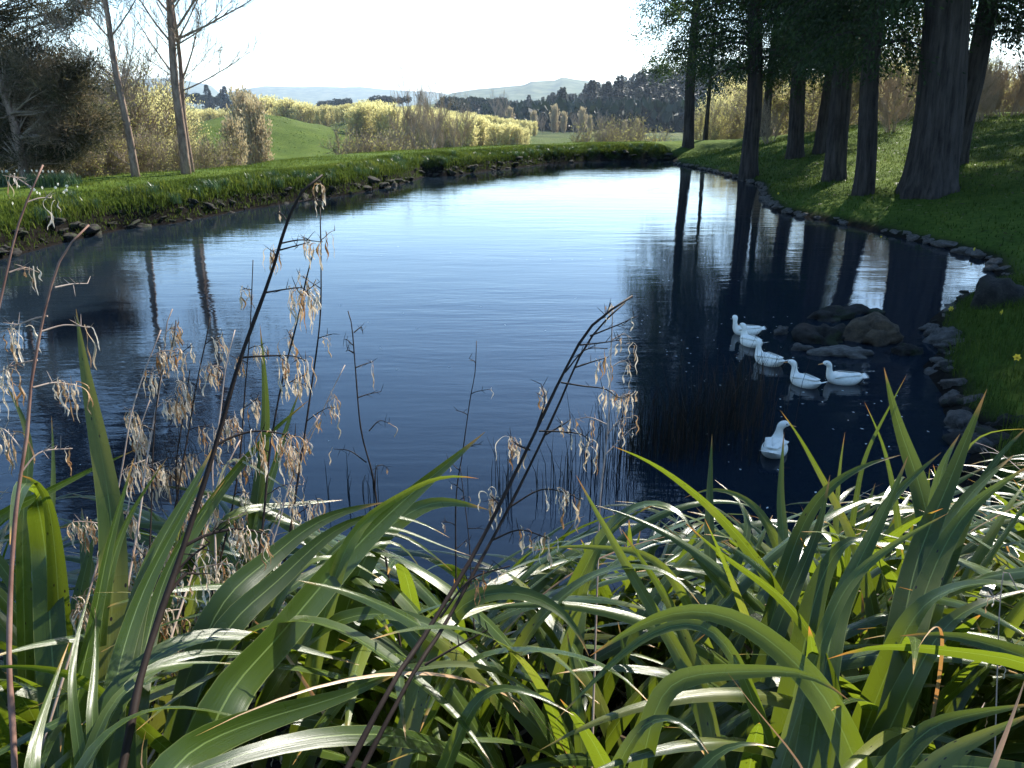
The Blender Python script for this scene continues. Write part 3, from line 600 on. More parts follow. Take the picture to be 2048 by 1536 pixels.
# ---------------------------------------------------------------- middle distance
GY = 'row of yellow-green poplars across the valley'
pA = poplar_round('poplar_tree', 11, 61, 'round-topped yellow-green poplar in the long row across the valley', GY, M['poplar_leaf'])
pB = poplar_round('poplar_tree', 11, 62, 'round-topped yellow-green poplar in the long row across the valley', GY, M['poplar_leaf'])
pts = [(395, 215, 230), (425, 215, 232), (455, 218, 230)] + [(x, None, None) for x in []]
def line_tree(px, ytop, Y, key, root, H0, lab=None):
    q = at_y(px, ytop, Y); g = tz(q[0], q[1]); sc = max(.35, (q[2] - g) / H0); place(root, key, (q[0], q[1], g), R.uniform(0, 6), sc, lab)
TOPS = ([380, 470, 520, 560, 600, 640, 690, 720, 760, 800, 860, 900, 960, 1000, 1040, 1075], [218, 200, 190, 196, 203, 212, 212, 201, 204, 213, 212, 220, 228, 238, 241, 262])
x = 520
while x < 1072:
    Yd = np.interp(x, [520, 700, 760, 1072], [215, 190, 165, 215]) + R.uniform(-9, 9)
    a = ('pA', pA) if R.rand() < .5 else ('pB', pB); line_tree(x, np.interp(x, *TOPS) + R.uniform(-3, 4), Yd, a[0], a[1], 11); x += R.uniform(9, 15)
for x in range(700, 1060, 13):
    a = ('pA', pA) if R.rand() < .5 else ('pB', pB); line_tree(x + R.uniform(-4, 4), np.interp(x, *TOPS) + 3 + R.uniform(0, 9), 140 + R.uniform(-8, 8), a[0], a[1], 11)
for x in (385, 402, 418, 434, 448): a = ('pA', pA); line_tree(x, 219 + R.uniform(-3, 2), 240 + R.uniform(-5, 5), a[0], a[1], 11)
pk = poplar_round('bare_poplar', 10, 63, 'slender pinkish brown tree', 'brown bare trees in the valley', M['pink_leaf'], 2600, .2, 300)
for i, (px, yt, Y, lab) in enumerate([(475, 172, 96, 'tall brown bare tree on the green knoll, left of the pair'), (503, 190, 84, 'pinkish bare tree on the green knoll, nearest of the knoll trees'), (490, 180, 92, 'brown bare tree in the middle of the knoll group'), (462, 230, 78, 'small leafless sapling at the foot of the knoll')]):
    q = at_y(px, yt, Y); g = tz(q[0], q[1]); place(pk, 'pk', (q[0], q[1], g), i, (q[2] - g) / 10.2, lab)
bt = willow('bare_tree', 12, 64, M['pink_leaf'], M['twig_pink'], 200, .10, stems=2, depth=3, up=.28, spread=.42, nk=2, rmin=.014, label='tall bare multi-stemmed tree rising above the yellow poplars at the pond end', group='bare trees beyond the far bank')
bt0 = lambda: bt
for i, (px, yt, Y) in enumerate([(1000, 208, 330), (1020, 212, 320), (1068, 214, 300), (1085, 225, 290), (1110, 210, 305), (1128, 214, 300), (1150, 222, 280), (1165, 205, 290), (1180, 216, 260), (1205, 230, 250), (1250, 238, 240), (1275, 232, 230)]):
    q = at_y(px, yt + R.uniform(-8, 14), Y); g = tz(q[0], q[1]); dup(pk if i % 3 else bt0(), (q[0], q[1], g), i, (q[2] - g) / 10.2, 'greyish pink bare tree at the foot of the dark conifer forest', 'bare trees at the foot of the conifer forest')
for i, (px, yt, Y, lab) in enumerate([(845, 170, 92, 'tall bare multi-stemmed tree rising above the yellow poplars'), (880, 205, 100, 'shorter bare tree just right of the tall multi-stemmed one'), (822, 215, 95, 'shorter bare tree just left of the tall multi-stemmed one'), (905, 215, 110, 'bare bushy tree among the yellow poplars nearest the pond bend')]):
    q = at_y(px, yt, Y); g = tz(q[0], q[1]); place(bt, 'bt', (q[0], q[1], g - .2), i * 1.3, (q[2] - g) / 11, lab)
for i, (px, yt, Y, leafy) in enumerate([(715, 255, 75, 1), (735, 262, 72, 1), (755, 268, 76, 1), (790, 262, 80, 1), (1195, 248, 100, 1), (1235, 240, 95, 1), (1262, 236, 100, 1), (1290, 256, 85, 1)]):
    q = at_y(px, yt, Y); g = tz(q[0], q[1]); dup(wE, (q[0], q[1], g - .2), i, max(.8, (q[2] - g) / 2.6), 'rounded budding bush just beyond the far bank', 'bushes beyond the far bank')

pC = poplar_round('willow_tree', 11, 66, 'broad domed yellow-green tree between the two left bank trunks', 'domed yellow-green trees in the hollow behind the left bank', M['poplar_leaf'], 17000, .36, 700, .017)
for i, (px, yt, Y, wx, lab) in enumerate([(290, 163, 72, 1.7, 'broad domed yellow-green tree between the two left bank trunks'), (225, 172, 80, 1.6, 'domed yellow-green tree left of the leaning reddish trunk'), (250, 180, 66, 1.3, 'smaller yellow-green tree right behind the leaning reddish trunk'), (320, 185, 84, 1.4, 'yellow-green tree just left of the thicker grey trunk'), (165, 180, 88, 1.6, 'yellow-green tree showing past the edge of the rusty evergreen')]):
    q = at_y(px, yt, Y); g = tz(q[0], q[1]); s = (q[2] - g) / 11
    if i: dup(pC, (q[0], q[1], g), i, (s * wx * .85, s * wx * .85, s), lab)
    else: pC.location = (q[0], q[1], g); pC.scale = (s * wx * .85, s * wx * .85, s)
for i, (px, yt, Y) in enumerate([(1440, 190, 92), (1480, 150, 95), (1560, 165, 98), (1640, 140, 95), (1705, 120, 90), (1790, 110, 92), (1830, 130, 84), (1960, 120, 90), (2010, 150, 96), (2060, 140, 90)]):
    q = at_y(px, yt, Y); g = tz(q[0], q[1]); s = (q[2] - g) / 11; dup(pC, (q[0], q[1], g), i, (s, s, s), 'yellow-green tree glowing behind the dark trunks of the right bank', 'yellow-green trees behind the right bank')
# conifer forest on the slope, pines on the hills
cmesh = [conifer('conifer', 18, 70 + k, 2200, .21 + .025 * k).mesh('conifer', M['conifer_leaf']) for k in range(4)]
pmesh = [pine_round('pine', 12, 80 + k).mesh('pine', M['conifer_leaf']) for k in range(3)]
FT = ([880, 930, 980, 1020, 1060, 1100, 1125, 1150, 1180, 1215, 1250, 1300, 1340, 1400, 1500, 1700], [205, 205, 203, 200, 196, 192, 178, 186, 166, 163, 154, 141, 132, 126, 122, 122])
def fir(px, yt, Y, me, H0, lab, grp, nm='conifer_tree'):
    q = at_y(px, yt, Y); g = tz(q[0], q[1]); o = link(nm, me[R.randint(len(me))]); o.location = (q[0], q[1], g); s = max(.4, (q[2] - g) / H0); o.scale = (s * R.uniform(.85, 1.2),) * 2 + (s,); o.rotation_euler = (0, 0, R.uniform(0, 6)); tag(o, lab, 'tree', grp)
GF = 'conifers of the dark forest right of the distant hills'
for row, (Y, dy, st) in enumerate([(520, 0, 10), (470, 9, 10), (420, 20, 11), (380, 34, 12), (345, 48, 13), (315, 62, 16)]):
    x = 985 if row else 905
    x += row * 25
    while x < (1500 if row < 2 else 1400):
        fir(x + R.uniform(-3, 3), np.interp(x, *FT) + dy + R.uniform(-7, 7), Y + R.uniform(-15, 15), cmesh, 18, 'dark conifer among many in the forest on the right-hand slope', GF); x += st * R.uniform(.7, 1.3)
n = 15000; az_ = R.uniform(azel(885, 200)[0], azel(1750, 200)[0], n); rr = R.uniform(300, 560, n); X = np.sin(az_) * rr; Y = np.cos(az_) * rr; pxx = 1024 + np.tan(az_) * FPX * 1.06
k = (rr > np.interp(pxx, [885, 1000, 1100, 1300], [500, 420, 330, 300])); X, Y = X[k], Y[k]; n = len(X); Z = terrain(X, Y) + R.uniform(.2, 8.5, n)
fb = MB(); fb.cards(np.stack([X, Y, Z], 1), R.normal(0, .5, (n, 3)) + [0, 0, .8], R.normal(0, 1, (n, 3)), R.uniform(3, 6.5, n), R.uniform(2, 4, n), np.clip(R.normal(.4, .2, n), 0, 1))
tag(fb.obj('forest_undergrowth', M['conifer_leaf']), 'dark mass of conifer boughs filling the forest slope', 'forest', kind='stuff')
for (px, yt) in [(1126, 174), (1217, 162), (1240, 150), (1282, 142), (1317, 132), (1185, 160)]: fir(px, yt, 400, cmesh, 18, 'taller conifer standing above the forest on the right-hand slope', GF)
for x in list(range(892, 1000, 9)): fir(x, 200 + R.uniform(-8, 6), 480 + R.uniform(-20, 20), pmesh, 12, 'dark round-headed pine at the left end of the forest', 'round-headed pines left of the forest', 'pine_tree')
for x in list(range(640, 700, 8)) + list(range(735, 815, 7)): fir(x, 200 + R.uniform(-4, 3) - (5 if x > 735 else 0), 640 + R.uniform(-20, 20), pmesh, 12, 'dark pine on the low green hill behind the yellow poplars', 'pines on the low green hill', 'pine_tree')
for x in list(range(372, 462, 6)): fir(x, 190 + R.uniform(-4, 4) + (4 if x > 440 else 0), 620 + R.uniform(-20, 30), pmesh + cmesh[:1], 12, 'dark pine in the belt of trees behind the bare left bank trunks', 'pines in the far tree belt on the left', 'pine_tree')
# ---------------------------------------------------------------- rocks
def rock_mesh(name, seed, mat, flat=.6, rough=.22, sub=4, boxy=0.0):
    import bmesh
    R = np.random.RandomState(seed); bm = bmesh.new(); bmesh.ops.create_icosphere(bm, subdivisions=sub, radius=1)
    v = np.array([x.co for x in bm.verts]); f = np.ones(len(v)); ks = R.normal(0, 1, (26, 3)); ks = nrm(ks) * np.array([1.6, 3, 5, 9] * 7)[:26, None]; ph = R.rand(26) * 6.3
    for k, p_ in zip(ks, ph): f += rough * .55 * (1 - 2 * np.abs(np.sin(v @ k * .8 + p_))) / (np.linalg.norm(k) ** .8)
    v = v * f[:, None]
    for k in range(7):                         # broken facets
        n = nrm(R.normal(0, 1, 3)); h = R.uniform(.55, .82); dd = v @ n - h; v = v - np.where(dd > 0, dd, 0)[:, None] * n * .85
    v[:, 2] *= flat
    for x, c in zip(bm.verts, v): x.co = c
    for p in bm.faces: p.smooth = True
    me = bpy.data.meshes.new(name); bm.to_mesh(me); bm.free(); me.materials.append(mat); return me
RG = [rock_mesh('stone', 100 + k, M['rock_grey'], .6, .25, 3) for k in range(5)]
RD = [rock_mesh('stone', 120 + k, M['rock_dark'], .65, .28, 3) for k in range(5)]
def rock(me, loc, sc, rz, lab, grp=None, tilt=(0, 0)):
    o = link('rock', me); o.location = [float(c) for c in loc]; o.scale = sc; o.rotation_euler = (tilt[0], tilt[1], rz); return tag(o, lab, 'rock', grp)
R = np.random.RandomState(77)
def along(P, step):
    P = np.array(P); L = np.concatenate([[0], np.cumsum(np.linalg.norm(np.diff(P, axis=0), axis=1))]); s = 0; out = []
    while s < L[-1]:
        out.append((np.interp(s, L, P[:, 0]), np.interp(s, L, P[:, 1]))); s += step(out[-1])
    return out
for (x, y) in along(POND[len(SHORE_L):len(SHORE_L) + 12], lambda p: R.uniform(.26, .5)):
    s = R.uniform(.15, .33); x += R.normal(0, .12); y += R.normal(0, .12)
    rock(RG[R.randint(5)], (x + .1, y, .04 + s * .1), (s * R.uniform(.9, 1.5), s, s * R.uniform(.9, 1.25)), R.uniform(0, 6), 'grey edging stone set along the waterline below the right lawn', 'edging stones along the right bank')
for (x, y) in along(POND[:len(SHORE_L)], lambda p: R.uniform(.14, .42)):
    s = R.choice([.1, .16, .22, .34]) * R.uniform(.8, 1.25)
    rock(RD[R.randint(5)], (lambda u_: (x - .25 * u_, y + .42 * u_, .02 + .62 * u_))(R.rand() ** 1.5), (s * R.uniform(.9, 1.6), s, s * R.uniform(.6, 1.0)), R.uniform(0, 6), 'dark mossy stone at the waterline under the left and far bank', 'dark stones under the left and far bank', (R.normal(0, .2), R.normal(0, .2)))
for (x, y) in along(POND[len(SHORE_L) + 11:len(SHORE_L) + 24], lambda p: R.uniform(.16, .34)):
    s = R.uniform(.09, .24); rock((RG + RD)[R.randint(10)], (x + R.uniform(-.05, .35), y + R.normal(0, .12), .03 + s * .2), (s * R.uniform(.9, 1.5), s, s * R.uniform(.8, 1.2)), R.uniform(0, 6), 'small dark stone at the water edge of the right near shore', 'small stones along the right near shore')
def rk(px, py, w, h, mat, lab, seed, flat=.6, dz=0, rz=0., tilt=(0, 0), dep=1.0, Y=None, nm='boulder'):
    """rock whose picture width is w px, standing in the water at (px, py)"""
    q = on_z(px, py); D = np.linalg.norm(q - [0, 0, EYE]); a = w / 2 / FPX * D; hh = h / FPX * D * .62
    me = rock_mesh('rock', seed, mat, 1.0, .25, 4); o = link('rock', me); o.location = (q[0], q[1] + a * dep * .5, dz); o.scale = (a * 1.08, a * dep, hh); o.rotation_euler = (tilt[0], tilt[1], rz); tag(o, lab, 'rock'); return o
rk(1706, 716, 150, 44, M['rock_pale'], 'long pale flat rock in front of the rock islet, nearest the ducks', 201, dep=.45, rz=.1)
rk(1606, 703, 56, 28, M['rock_grey'], 'small wedge-shaped rock left of the long pale flat rock', 202, dep=.7)
rk(1655, 690, 118, 92, M['rock_dark'], 'tall dark boulder in the middle of the rock islet', 203, dep=.75)
rk(1770, 690, 140, 104, M['rock_brown'], 'brown-topped boulder on the right side of the rock islet', 204, dep=.8, tilt=(0, .25))
rk(1822, 712, 70, 46, M['rock_dark'], 'dark low rock at the right end of the rock islet, half under water', 209, dep=.8)
rk(1668, 642, 110, 52, M['rock_dark'], 'flat slab at the back of the rock islet', 205, dep=.6)
rk(1735, 628, 90, 34, M['rock_dark'], 'low dark rock behind the brown-topped boulder of the islet', 210, dep=.6)
rk(1566, 668, 42, 28, M['rock_grey'], 'smallest rock at the left end of the islet, apart from the others', 206, dep=.8)
rk(1888, 752, 84, 40, M['rock_grey'], 'smooth grey rock at the right shore, level with the islet', 207, dep=.7)
rk(1900, 722, 42, 40, M['rock_grey'], 'rounded rock resting behind the smooth grey one on the right shore', 208, dep=.8)
rk(1905, 690, 90, 70, M['rock_grey'], 'layered rock under the green mound of the right shore', 211, dep=.8)
rk(1955, 830, 95, 60, M['rock_grey'], 'bluish grey rock at the foot of the green mound on the right', 212, dep=.8)
rk(1935, 868, 90, 56, M['rock_grey'], 'brownish rock at the water edge behind the tall right flax leaf', 213, dep=.8)
rk(1985, 905, 110, 50, M['rock_dark'], 'dark rock at the right shore just above the flax leaves', 214, dep=.8)
rk(1925, 775, 70, 22, M['rock_grey'], 'half-sunk flat rock at the right shore below the smooth grey one', 215, dep=.7)
rk(1960, 745, 90, 46, M['rock_dark'], 'dark rock tucked into the grass of the right shore', 216, dep=.7)
rk(2020, 655, 150, 150, M['rock_dark'], 'large dark boulder standing in the corner of the right shore', 217, dep=.8)
rk(2030, 880, 120, 90, M['rock_dark'], 'dark mossy rock at the right picture edge above the flax', 218, dep=.8)

# ---------------------------------------------------------------- ducks
def duck_parts(head_yaw=0.0, neck=1.0, reach=0.0):
    """Pekin duck floating, facing +x; body, neck and head are one loft"""
    spine = [(-.290, .120, .006, .004), (-.262, .112, .030, .014), (-.225, .095, .060, .034), (-.17, .072, .088, .060), (-.10, .058, .108, .080), (-.02, .052, .118, .088), (.06, .053, .116, .088), (.125, .064, .100, .082), (.168, .090, .076, .066), (.190, .122, .054, .050), (.200, .158, .040, .038), (.204, .196, .034, .034), (.208, .232, .034, .035), (.218, .262, .040, .041), (.240, .284, .043, .043), (.268, .288, .038, .037), (.290, .282, .026, .025), (.302, .278, .014, .012)]
    spine = [(x, z, ry * (1.14 if i < 9 else 1.12), rz_ * (1.12 if i < 9 else 1.1)) for i, (x, z, ry, rz_) in enumerate(spine)]; piv = np.array([.202, 0, .20]); V = []; ns = 18; ang = np.linspace(0, 2 * pi, ns, endpoint=False); P = np.array([(s[0], 0, s[1]) for s in spine]); T = nrm(np.gradient(P, axis=0))
    def turn(v, f):
        a = head_yaw * f; v = v - piv; return np.stack([v[:, 0] * cos(a) - v[:, 1] * sin(a), v[:, 0] * sin(a) + v[:, 1] * cos(a), v[:, 2] * (1 + (neck - 1) * (f > 0))], 1) + piv
    for i, s in enumerate(spine):
        t = T[i]; up = nrm(np.cross(t, [0, -1, 0])) if False else nrm(np.array([-t[2], 0, t[0]]))
        ring = P[i] + s[2] * np.cos(ang)[:, None] * np.array([0, 1, 0]) + s[3] * np.sin(ang)[:, None] * up
        V.append(turn(ring, float(smooth(9, 13, i))))
    n = len(spine); b = MB(); q = [(i * ns + j, i * ns + (j + 1) % ns, (i + 1) * ns + (j + 1) % ns, (i + 1) * ns + j) for i in range(n - 1) for j in range(ns)]
    V = np.concatenate(V); V = np.vstack([V, V[:ns].mean(0), V[-ns:].mean(0)]); k = n * ns
    b.add(V, q, [(k, (j + 1) % ns, j) for j in range(ns)] + [(k + 1, (n - 1) * ns + j, (n - 1) * ns + (j + 1) % ns) for j in range(ns)])
    bill = MB(); prof_ = [(.292, .279, .016, .014), (.312, .272, .014, .011), (.335, .263, .014, .007), (.358, .258, .016, .005), (.368, .256, .008, .003)]
    BP = []
    for x, z, ry, rz_ in prof_: BP.append(turn(np.stack([np.full(8, x), ry * np.cos(np.linspace(0, 2 * pi, 8, endpoint=False)), z + rz_ * np.sin(np.linspace(0, 2 * pi, 8, endpoint=False))], 1), 1))
    q = [(i * 8 + j, i * 8 + (j + 1) % 8, (i + 1) * 8 + (j + 1) % 8, (i + 1) * 8 + j) for i in range(4) for j in range(8)]; BPc = np.concatenate(BP); BPc = np.vstack([BPc, BP[-1].mean(0)])
    bill.add(BPc, q, [(40, 32 + j, 32 + (j + 1) % 8) for j in range(8)])
    eyes = []
    for s in (-1, 1):
        e = MB(); c = turn(np.array([[.262, s * .038, .294]]), 1)[0]; e.tube([c + [0, 0, -.007], c + [0, 0, -.004], c + [0, 0, .004], c + [0, 0, .007]], [.003, .0075, .0075, .003], 8); eyes.append(e)
    wings = []
    for s in (-1, 1):
        wv = MB(); U = np.linspace(0, 1, 14); Vr = []
        for u_ in U:
            x = .13 - .35 * u_; half = .040 * (1 - u_) ** .5 * min(1, .35 + u_ * 5) + .004; zc = .116 + .028 * u_; row = []
            for a in np.linspace(-1, 1, 9):
                yy = .112 * (1 - .62 * u_ ** 1.3); z = zc + half * a * .95; bulge = .018 * (1 - a * a); y_ = yy - .006 - .055 * max(0, a) ** 1.5 * (1 - .2 * u_) + bulge - .012 * (a < -.9)
                row.append((x - .02 * a, s * y_, z))
            Vr.append(row)
        Vr = np.array(Vr); q = [(i * 9 + j, i * 9 + j + 1, (i + 1) * 9 + j + 1, (i + 1) * 9 + j) for i in range(13) for j in range(8)]
        wv.add(Vr.reshape(-1, 3), q if s > 0 else [x[::-1] for x in q]); wings.append(wv)
    tl = MB(); RR = np.random.RandomState(2)
    for k in range(9):
        a = (k - 4) * .13; c = np.array([[-.235, .03 * (k - 4) / 2, .103]]); tl.cards(c, [[-cos(a), sin(a), .30]], [[0, 0, 1]], .10, .035)
    tl.cards([[-.24, 0, .12], [-.24, .01, .12]], [[-.2, 0, 1], [.1, 0, 1]], [[0, 1, 0], [0, 1, 0]], .035, .02)
    return b, bill, eyes, wings, tl
def duck(px, py, heading, label, sc=1.0, head_yaw=0, neck=.84):
    q = on_z(px, py); root = thing('duck', label, 'duck', (q[0], q[1], -.012), heading, 'white ducks swimming near the rock islet', (sc * .92, sc, sc))
    b, bill, eyes, wings, tl = duck_parts(head_yaw, neck)
    o = b.obj('body', M['feather'], root, True); s = o.modifiers.new('s', 'SUBSURF'); s.levels = s.render_levels = 2
    bl_ = bill.obj('bill', M['bill'], root, True); s = bl_.modifiers.new('s', 'SUBSURF'); s.levels = s.render_levels = 1
    for e in eyes: e.obj('eye', M['eye'], root, True)
    for w_ in wings: o = w_.obj('wing', M['feather'], root, True); m = o.modifiers.new('t', 'SOLIDIFY'); m.thickness = .006; m.offset = 1; s = o.modifiers.new('s', 'SUBSURF'); s.levels = s.render_levels = 1
    tl.obj('tail_feathers', M['feather'], root)
duck(1548, 905, radians(62), 'white duck nearest the camera, seen from behind just above the flax, bill to the right', 1.06, radians(-70))
duck(1685, 765, radians(170), 'white duck in side view swimming left, neck forward, before the long pale rock', 1.06, radians(5), .8)
duck(1608, 770, radians(120), 'white duck swimming left just ahead of the one by the pale rock', 1.04, radians(22))
duck(1536, 727, radians(122), 'white duck seen from behind a few rush stems, third from the front of the file', 1.1, radians(-35))
duck(1501, 690, radians(110), 'white duck behind rush stems, between the two other far ducks', 1.05, radians(10))
duck(1492, 668, radians(170), 'farthest white duck of the file, upright head, half hidden by the duck before it', 1.05, radians(-80))

# ---------------------------------------------------------------- rushes standing in the water
def rush_clump(px, py, n, H, spr, label, seed, bent=.1, rx=1.0):
    R = np.random.RandomState(seed); q = on_z(px, py); b = MB(); P0 = np.stack([R.normal(0, spr * rx, n), R.normal(0, spr, n), np.full(n, -.35)], 1)
    h = H * R.uniform(.35, 1.1, n); L = R.normal(0, bent, (n, 2)); M1 = P0 + np.stack([L[:, 0] * h * .5, L[:, 1] * h * .5, h * .6 + .35], 1); P1 = M1 + np.stack([L[:, 0] * h * .9, L[:, 1] * h * .9, h * .42], 1)
    t = R.rand(n); b.sticks(P0, M1, .0042, .0035, t); b.sticks(M1, P1, .0035, .0012, t)
    o = b.obj('rush_clump', M['rush']); o.location = q; tag(o, label, 'rushes', 'dark rushes standing in the pond')
rush_clump(1325, 905, 120, .75, .20, 'wide dark clump of rushes in front of the ducks, left part', 301, .1, 1.6)
rush_clump(1395, 885, 150, .85, .26, 'densest dark clump of rushes, left of the nearest duck', 302, .1, 1.3)
rush_clump(1462, 850, 110, .9, .20, 'rushes right before the far ducks, their stems cross the ducks', 303, .08, 1.3)
rush_clump(1225, 935, 40, .75, .16, 'thin rushes behind the slender dry flower stalk on the right', 304, .12, 1.4)
rush_clump(1130, 985, 22, .55, .14, 'sparse rushes between the two leaning dark stalks and the right flax', 305, .12, 1.5)
rush_clump(1005, 985, 18, .5, .12, 'few thin rushes rising left of the paired leaning dark stalks', 306, .1, 1.4)
rush_clump(715, 1000, 14, .4, .12, 'few thin rushes at the foot of the slender stalk left of centre', 307, .1, 1.4)
rush_clump(380, 945, 26, .5, .2, 'rushes behind the tangle of pale dry stalks on the left', 308, .12, 1.6)
rush_clump(1490, 800, 40, .75, .16, 'last thin rushes on the right beside the second group of ducks', 309, .1, 1.2)

# ---------------------------------------------------------------- grass, bank plants and flowers
R = np.random.RandomState(9)
def scatter(n, sampler):
    X, Y = sampler(n); return X, Y, terrain(X, Y)
b = MB()
def band(P, n, d0, d1):
    P = np.array(P); L = np.concatenate([[0], np.cumsum(np.linalg.norm(np.diff(P, axis=0), axis=1))]); s = R.rand(n) ** .85 * L[-1]
    X = np.interp(s, L, P[:, 0]); Y = np.interp(s, L, P[:, 1]); e = .3; Tx = np.interp(s + e, L, P[:, 0]) - np.interp(s - e, L, P[:, 0]); Ty = np.interp(s + e, L, P[:, 1]) - np.interp(s - e, L, P[:, 1]); k = np.hypot(Tx, Ty) + 1e-9
    d = R.uniform(d0, d1, n); return X - Ty / k * d, Y + Tx / k * d, d
SL = np.vstack([[(-14, 12)], POND[:len(SHORE_L)]]); SR = POND[len(SHORE_L):len(SHORE_L) + 11]
X, Y, d = band(SL, 56000, .22, 2.3); keep = sdist(X, Y) > .18; X, Y, d = X[keep], Y[keep], d[keep]; Z = terrain(X, Y); cl = nz(X, Y, .9, 33)
H = np.where(d < 1.25, .12 + .20 * R.rand(len(X)) * (1 + cl * .9), .07 + .08 * R.rand(len(X))); H = np.clip(H, .05, .5)
H = H * np.where(Y > 48, .8, 1.05); b.blades(np.stack([X, Y, Z - .02], 1), H, .022 + .02 * R.rand(len(X)), R.uniform(.1, .8, len(X)), R.uniform(0, 6.28, len(X)), np.clip(.42 + .32 * cl + .22 * nz(X, Y, 3.1, 41) + R.normal(0, .16, len(X)), 0, 1))
X, Y, d = band(SL, 7000, -.04, .4); Z = np.maximum(terrain(X, Y), .0)
b.blades(np.stack([X, Y, Z - .02], 1), R.uniform(.10, .3, len(X)), .018, R.uniform(.5, 1.2, len(X)), R.normal(-.9, .8, len(X)), np.clip(R.normal(.25, .15, len(X)), 0, 1))
tag(b.obj('bank_grass', M['grass']), 'long grass covering the slope of the left and far bank', 'grass', kind='stuff')
b = MB(); X, Y, d = band(SL, 26000, 1.8, 7.5); Z = terrain(X, Y)
b.blades(np.stack([X, Y, Z - .01], 1), R.uniform(.05, .13, len(X)), .02, R.uniform(.2, .9, len(X)), R.uniform(0, 6.28, len(X)), np.clip(R.normal(.62, .16, len(X)), 0, 1))
tag(b.obj('left_lawn_grass', M['grass']), 'short mown grass on top of the left bank', 'grass', kind='stuff')
b = MB(); n = 60000; X = R.uniform(7, 34, n); Y = 8 + R.rand(n) ** .8 * 52; k = (sdist(X, Y) > .2) & (np.abs(X / Y) < .78); X, Y = X[k], Y[k]; Z = terrain(X, Y); cl = nz(X, Y, 1.5, 35)
b.blades(np.stack([X, Y, Z - .01], 1), np.clip(.09 + .05 * cl + .06 * R.rand(len(X)), .04, .3), .02 + .012 * R.rand(len(X)), R.uniform(.2, .9, len(X)), R.uniform(0, 6.28, len(X)), np.clip(R.normal(.5, .18, len(X)) + .12 * cl, 0, 1))
tag(b.obj('right_lawn_grass', M['grass']), 'shaded lawn grass under the evergreens on the right bank', 'grass', kind='stuff')
b = MB(); n = 26000; X = R.uniform(4.8, 11.5, n); Y = R.uniform(6.0, 16, n); dd = sdist(X, Y); k = (dd > .12) & (dd < 3.5); X, Y = X[k], Y[k]; Z = terrain(X, Y); cl = nz(X, Y, .6, 36)
b.blades(np.stack([X, Y, Z - .02], 1), np.clip(.15 + .08 * cl + .08 * R.rand(len(X)), .11, .4), .010, R.uniform(.3, 1.0, len(X)), R.uniform(0, 6.28, len(X)), np.clip(R.normal(.4, .16, len(X)) + .15 * cl, 0, 1))
tag(b.obj('mound_grass', M['grass']), 'fine soft grass on the green mound by the right shore rocks', 'grass', kind='stuff')
b = MB(); n = 30000; X = R.uniform(-75, -2, n); Y = R.uniform(75, 190, n); k = (X / Y > -.50) & (X / Y < -.05); X, Y = X[k], Y[k]; Z = terrain(X, Y); cl = nz(X, Y, 4, 51) + .6 * nz(X, Y, 1.4, 52); k = cl + R.normal(0, .4, len(X)) > .1; X, Y, Z, cl = X[k], Y[k], Z[k], cl[k]
b.blades(np.stack([X, Y, Z - .02], 1), R.uniform(.04, .14, len(X)), R.uniform(.06, .22, len(X)), R.uniform(.2, 1, len(X)), R.uniform(0, 6.28, len(X)), np.clip(.45 - .25 * cl + R.normal(0, .2, len(X)), 0, 1))
tag(b.obj('pasture_tufts', M['rough_grass']), 'rough pasture tufts on the green knoll across the valley', 'grass', kind='stuff')
b = MB(); n = 2600; X = R.uniform(10, 30, n); Y = R.uniform(14, 52, n); k = sdist(X, Y) > .3; X, Y = X[k], Y[k]; n = len(X); a = R.uniform(0, 6.28, n)
b.cards(np.stack([X, Y, terrain(X, Y) + .05], 1), np.stack([np.cos(a), np.sin(a), R.normal(0, .2, n)], 1), R.normal(0, .5, (n, 3)) + [0, 0, 1], R.uniform(.06, .28, n), R.uniform(.02, .05, n), R.rand(n))
tag(b.obj('fallen_twigs', M['litter']), 'fallen twigs and dry sprays scattered on the lawn under the evergreens', 'litter', kind='stuff')
b = MB(); n = 170; X = np.concatenate([R.uniform(2.2, 5.4, 110), R.uniform(-6, 6, 60)]); Y = np.concatenate([R.uniform(6.2, 14, 110), R.uniform(6, 22, 60)]); k = sdist(X, Y) < -.1; X, Y = X[k], Y[k]; n = len(X); a = R.uniform(0, 6.28, n)
b.cards(np.stack([X, Y, np.full(n, .004)], 1), np.stack([np.cos(a), np.sin(a), 0 * a], 1), np.tile([0, 0, 1.], (n, 1)), R.uniform(.015, .05, n), R.uniform(.01, .03, n), R.uniform(.4, 1, n))
tag(b.obj('floating_flecks', M['petal_white']), 'tiny pale petals and flecks floating on the dark water around the ducks', 'debris', kind='stuff')
# iris-like leaf clumps on the bank crest
def iris_mesh(seed, n=60, H=.55):
    R = np.random.RandomState(seed); b = MB(); az = R.uniform(0, 6.28, n); P = np.stack([R.normal(0, .16, n), R.normal(0, .16, n), np.full(n, -.05)], 1)
    b.blades(P, H * R.uniform(.5, 1.1, n), .03, R.uniform(.05, .55, n), az, np.clip(R.normal(.5, .2, n), 0, 1)); return b.mesh('leaves', M['reed'])
IM = [iris_mesh(s) for s in (1, 2, 3)]
for i, (X_, Y_, d_) in enumerate(zip(*band(SL[2:], 150, .3, 1.25))):
    o = link('leafy_clump', IM[i % 3]); o.location = (X_, Y_, tz(X_, Y_)); s = R.uniform(.4, .85) * (.8 if Y_ > 48 else 1); o.scale = (s, s, s); o.rotation_euler = (0, 0, R.uniform(0, 6)); tag(o, 'clump of upright strap leaves on the left and far bank slope', 'plant', 'strap-leaved clumps on the left and far bank')
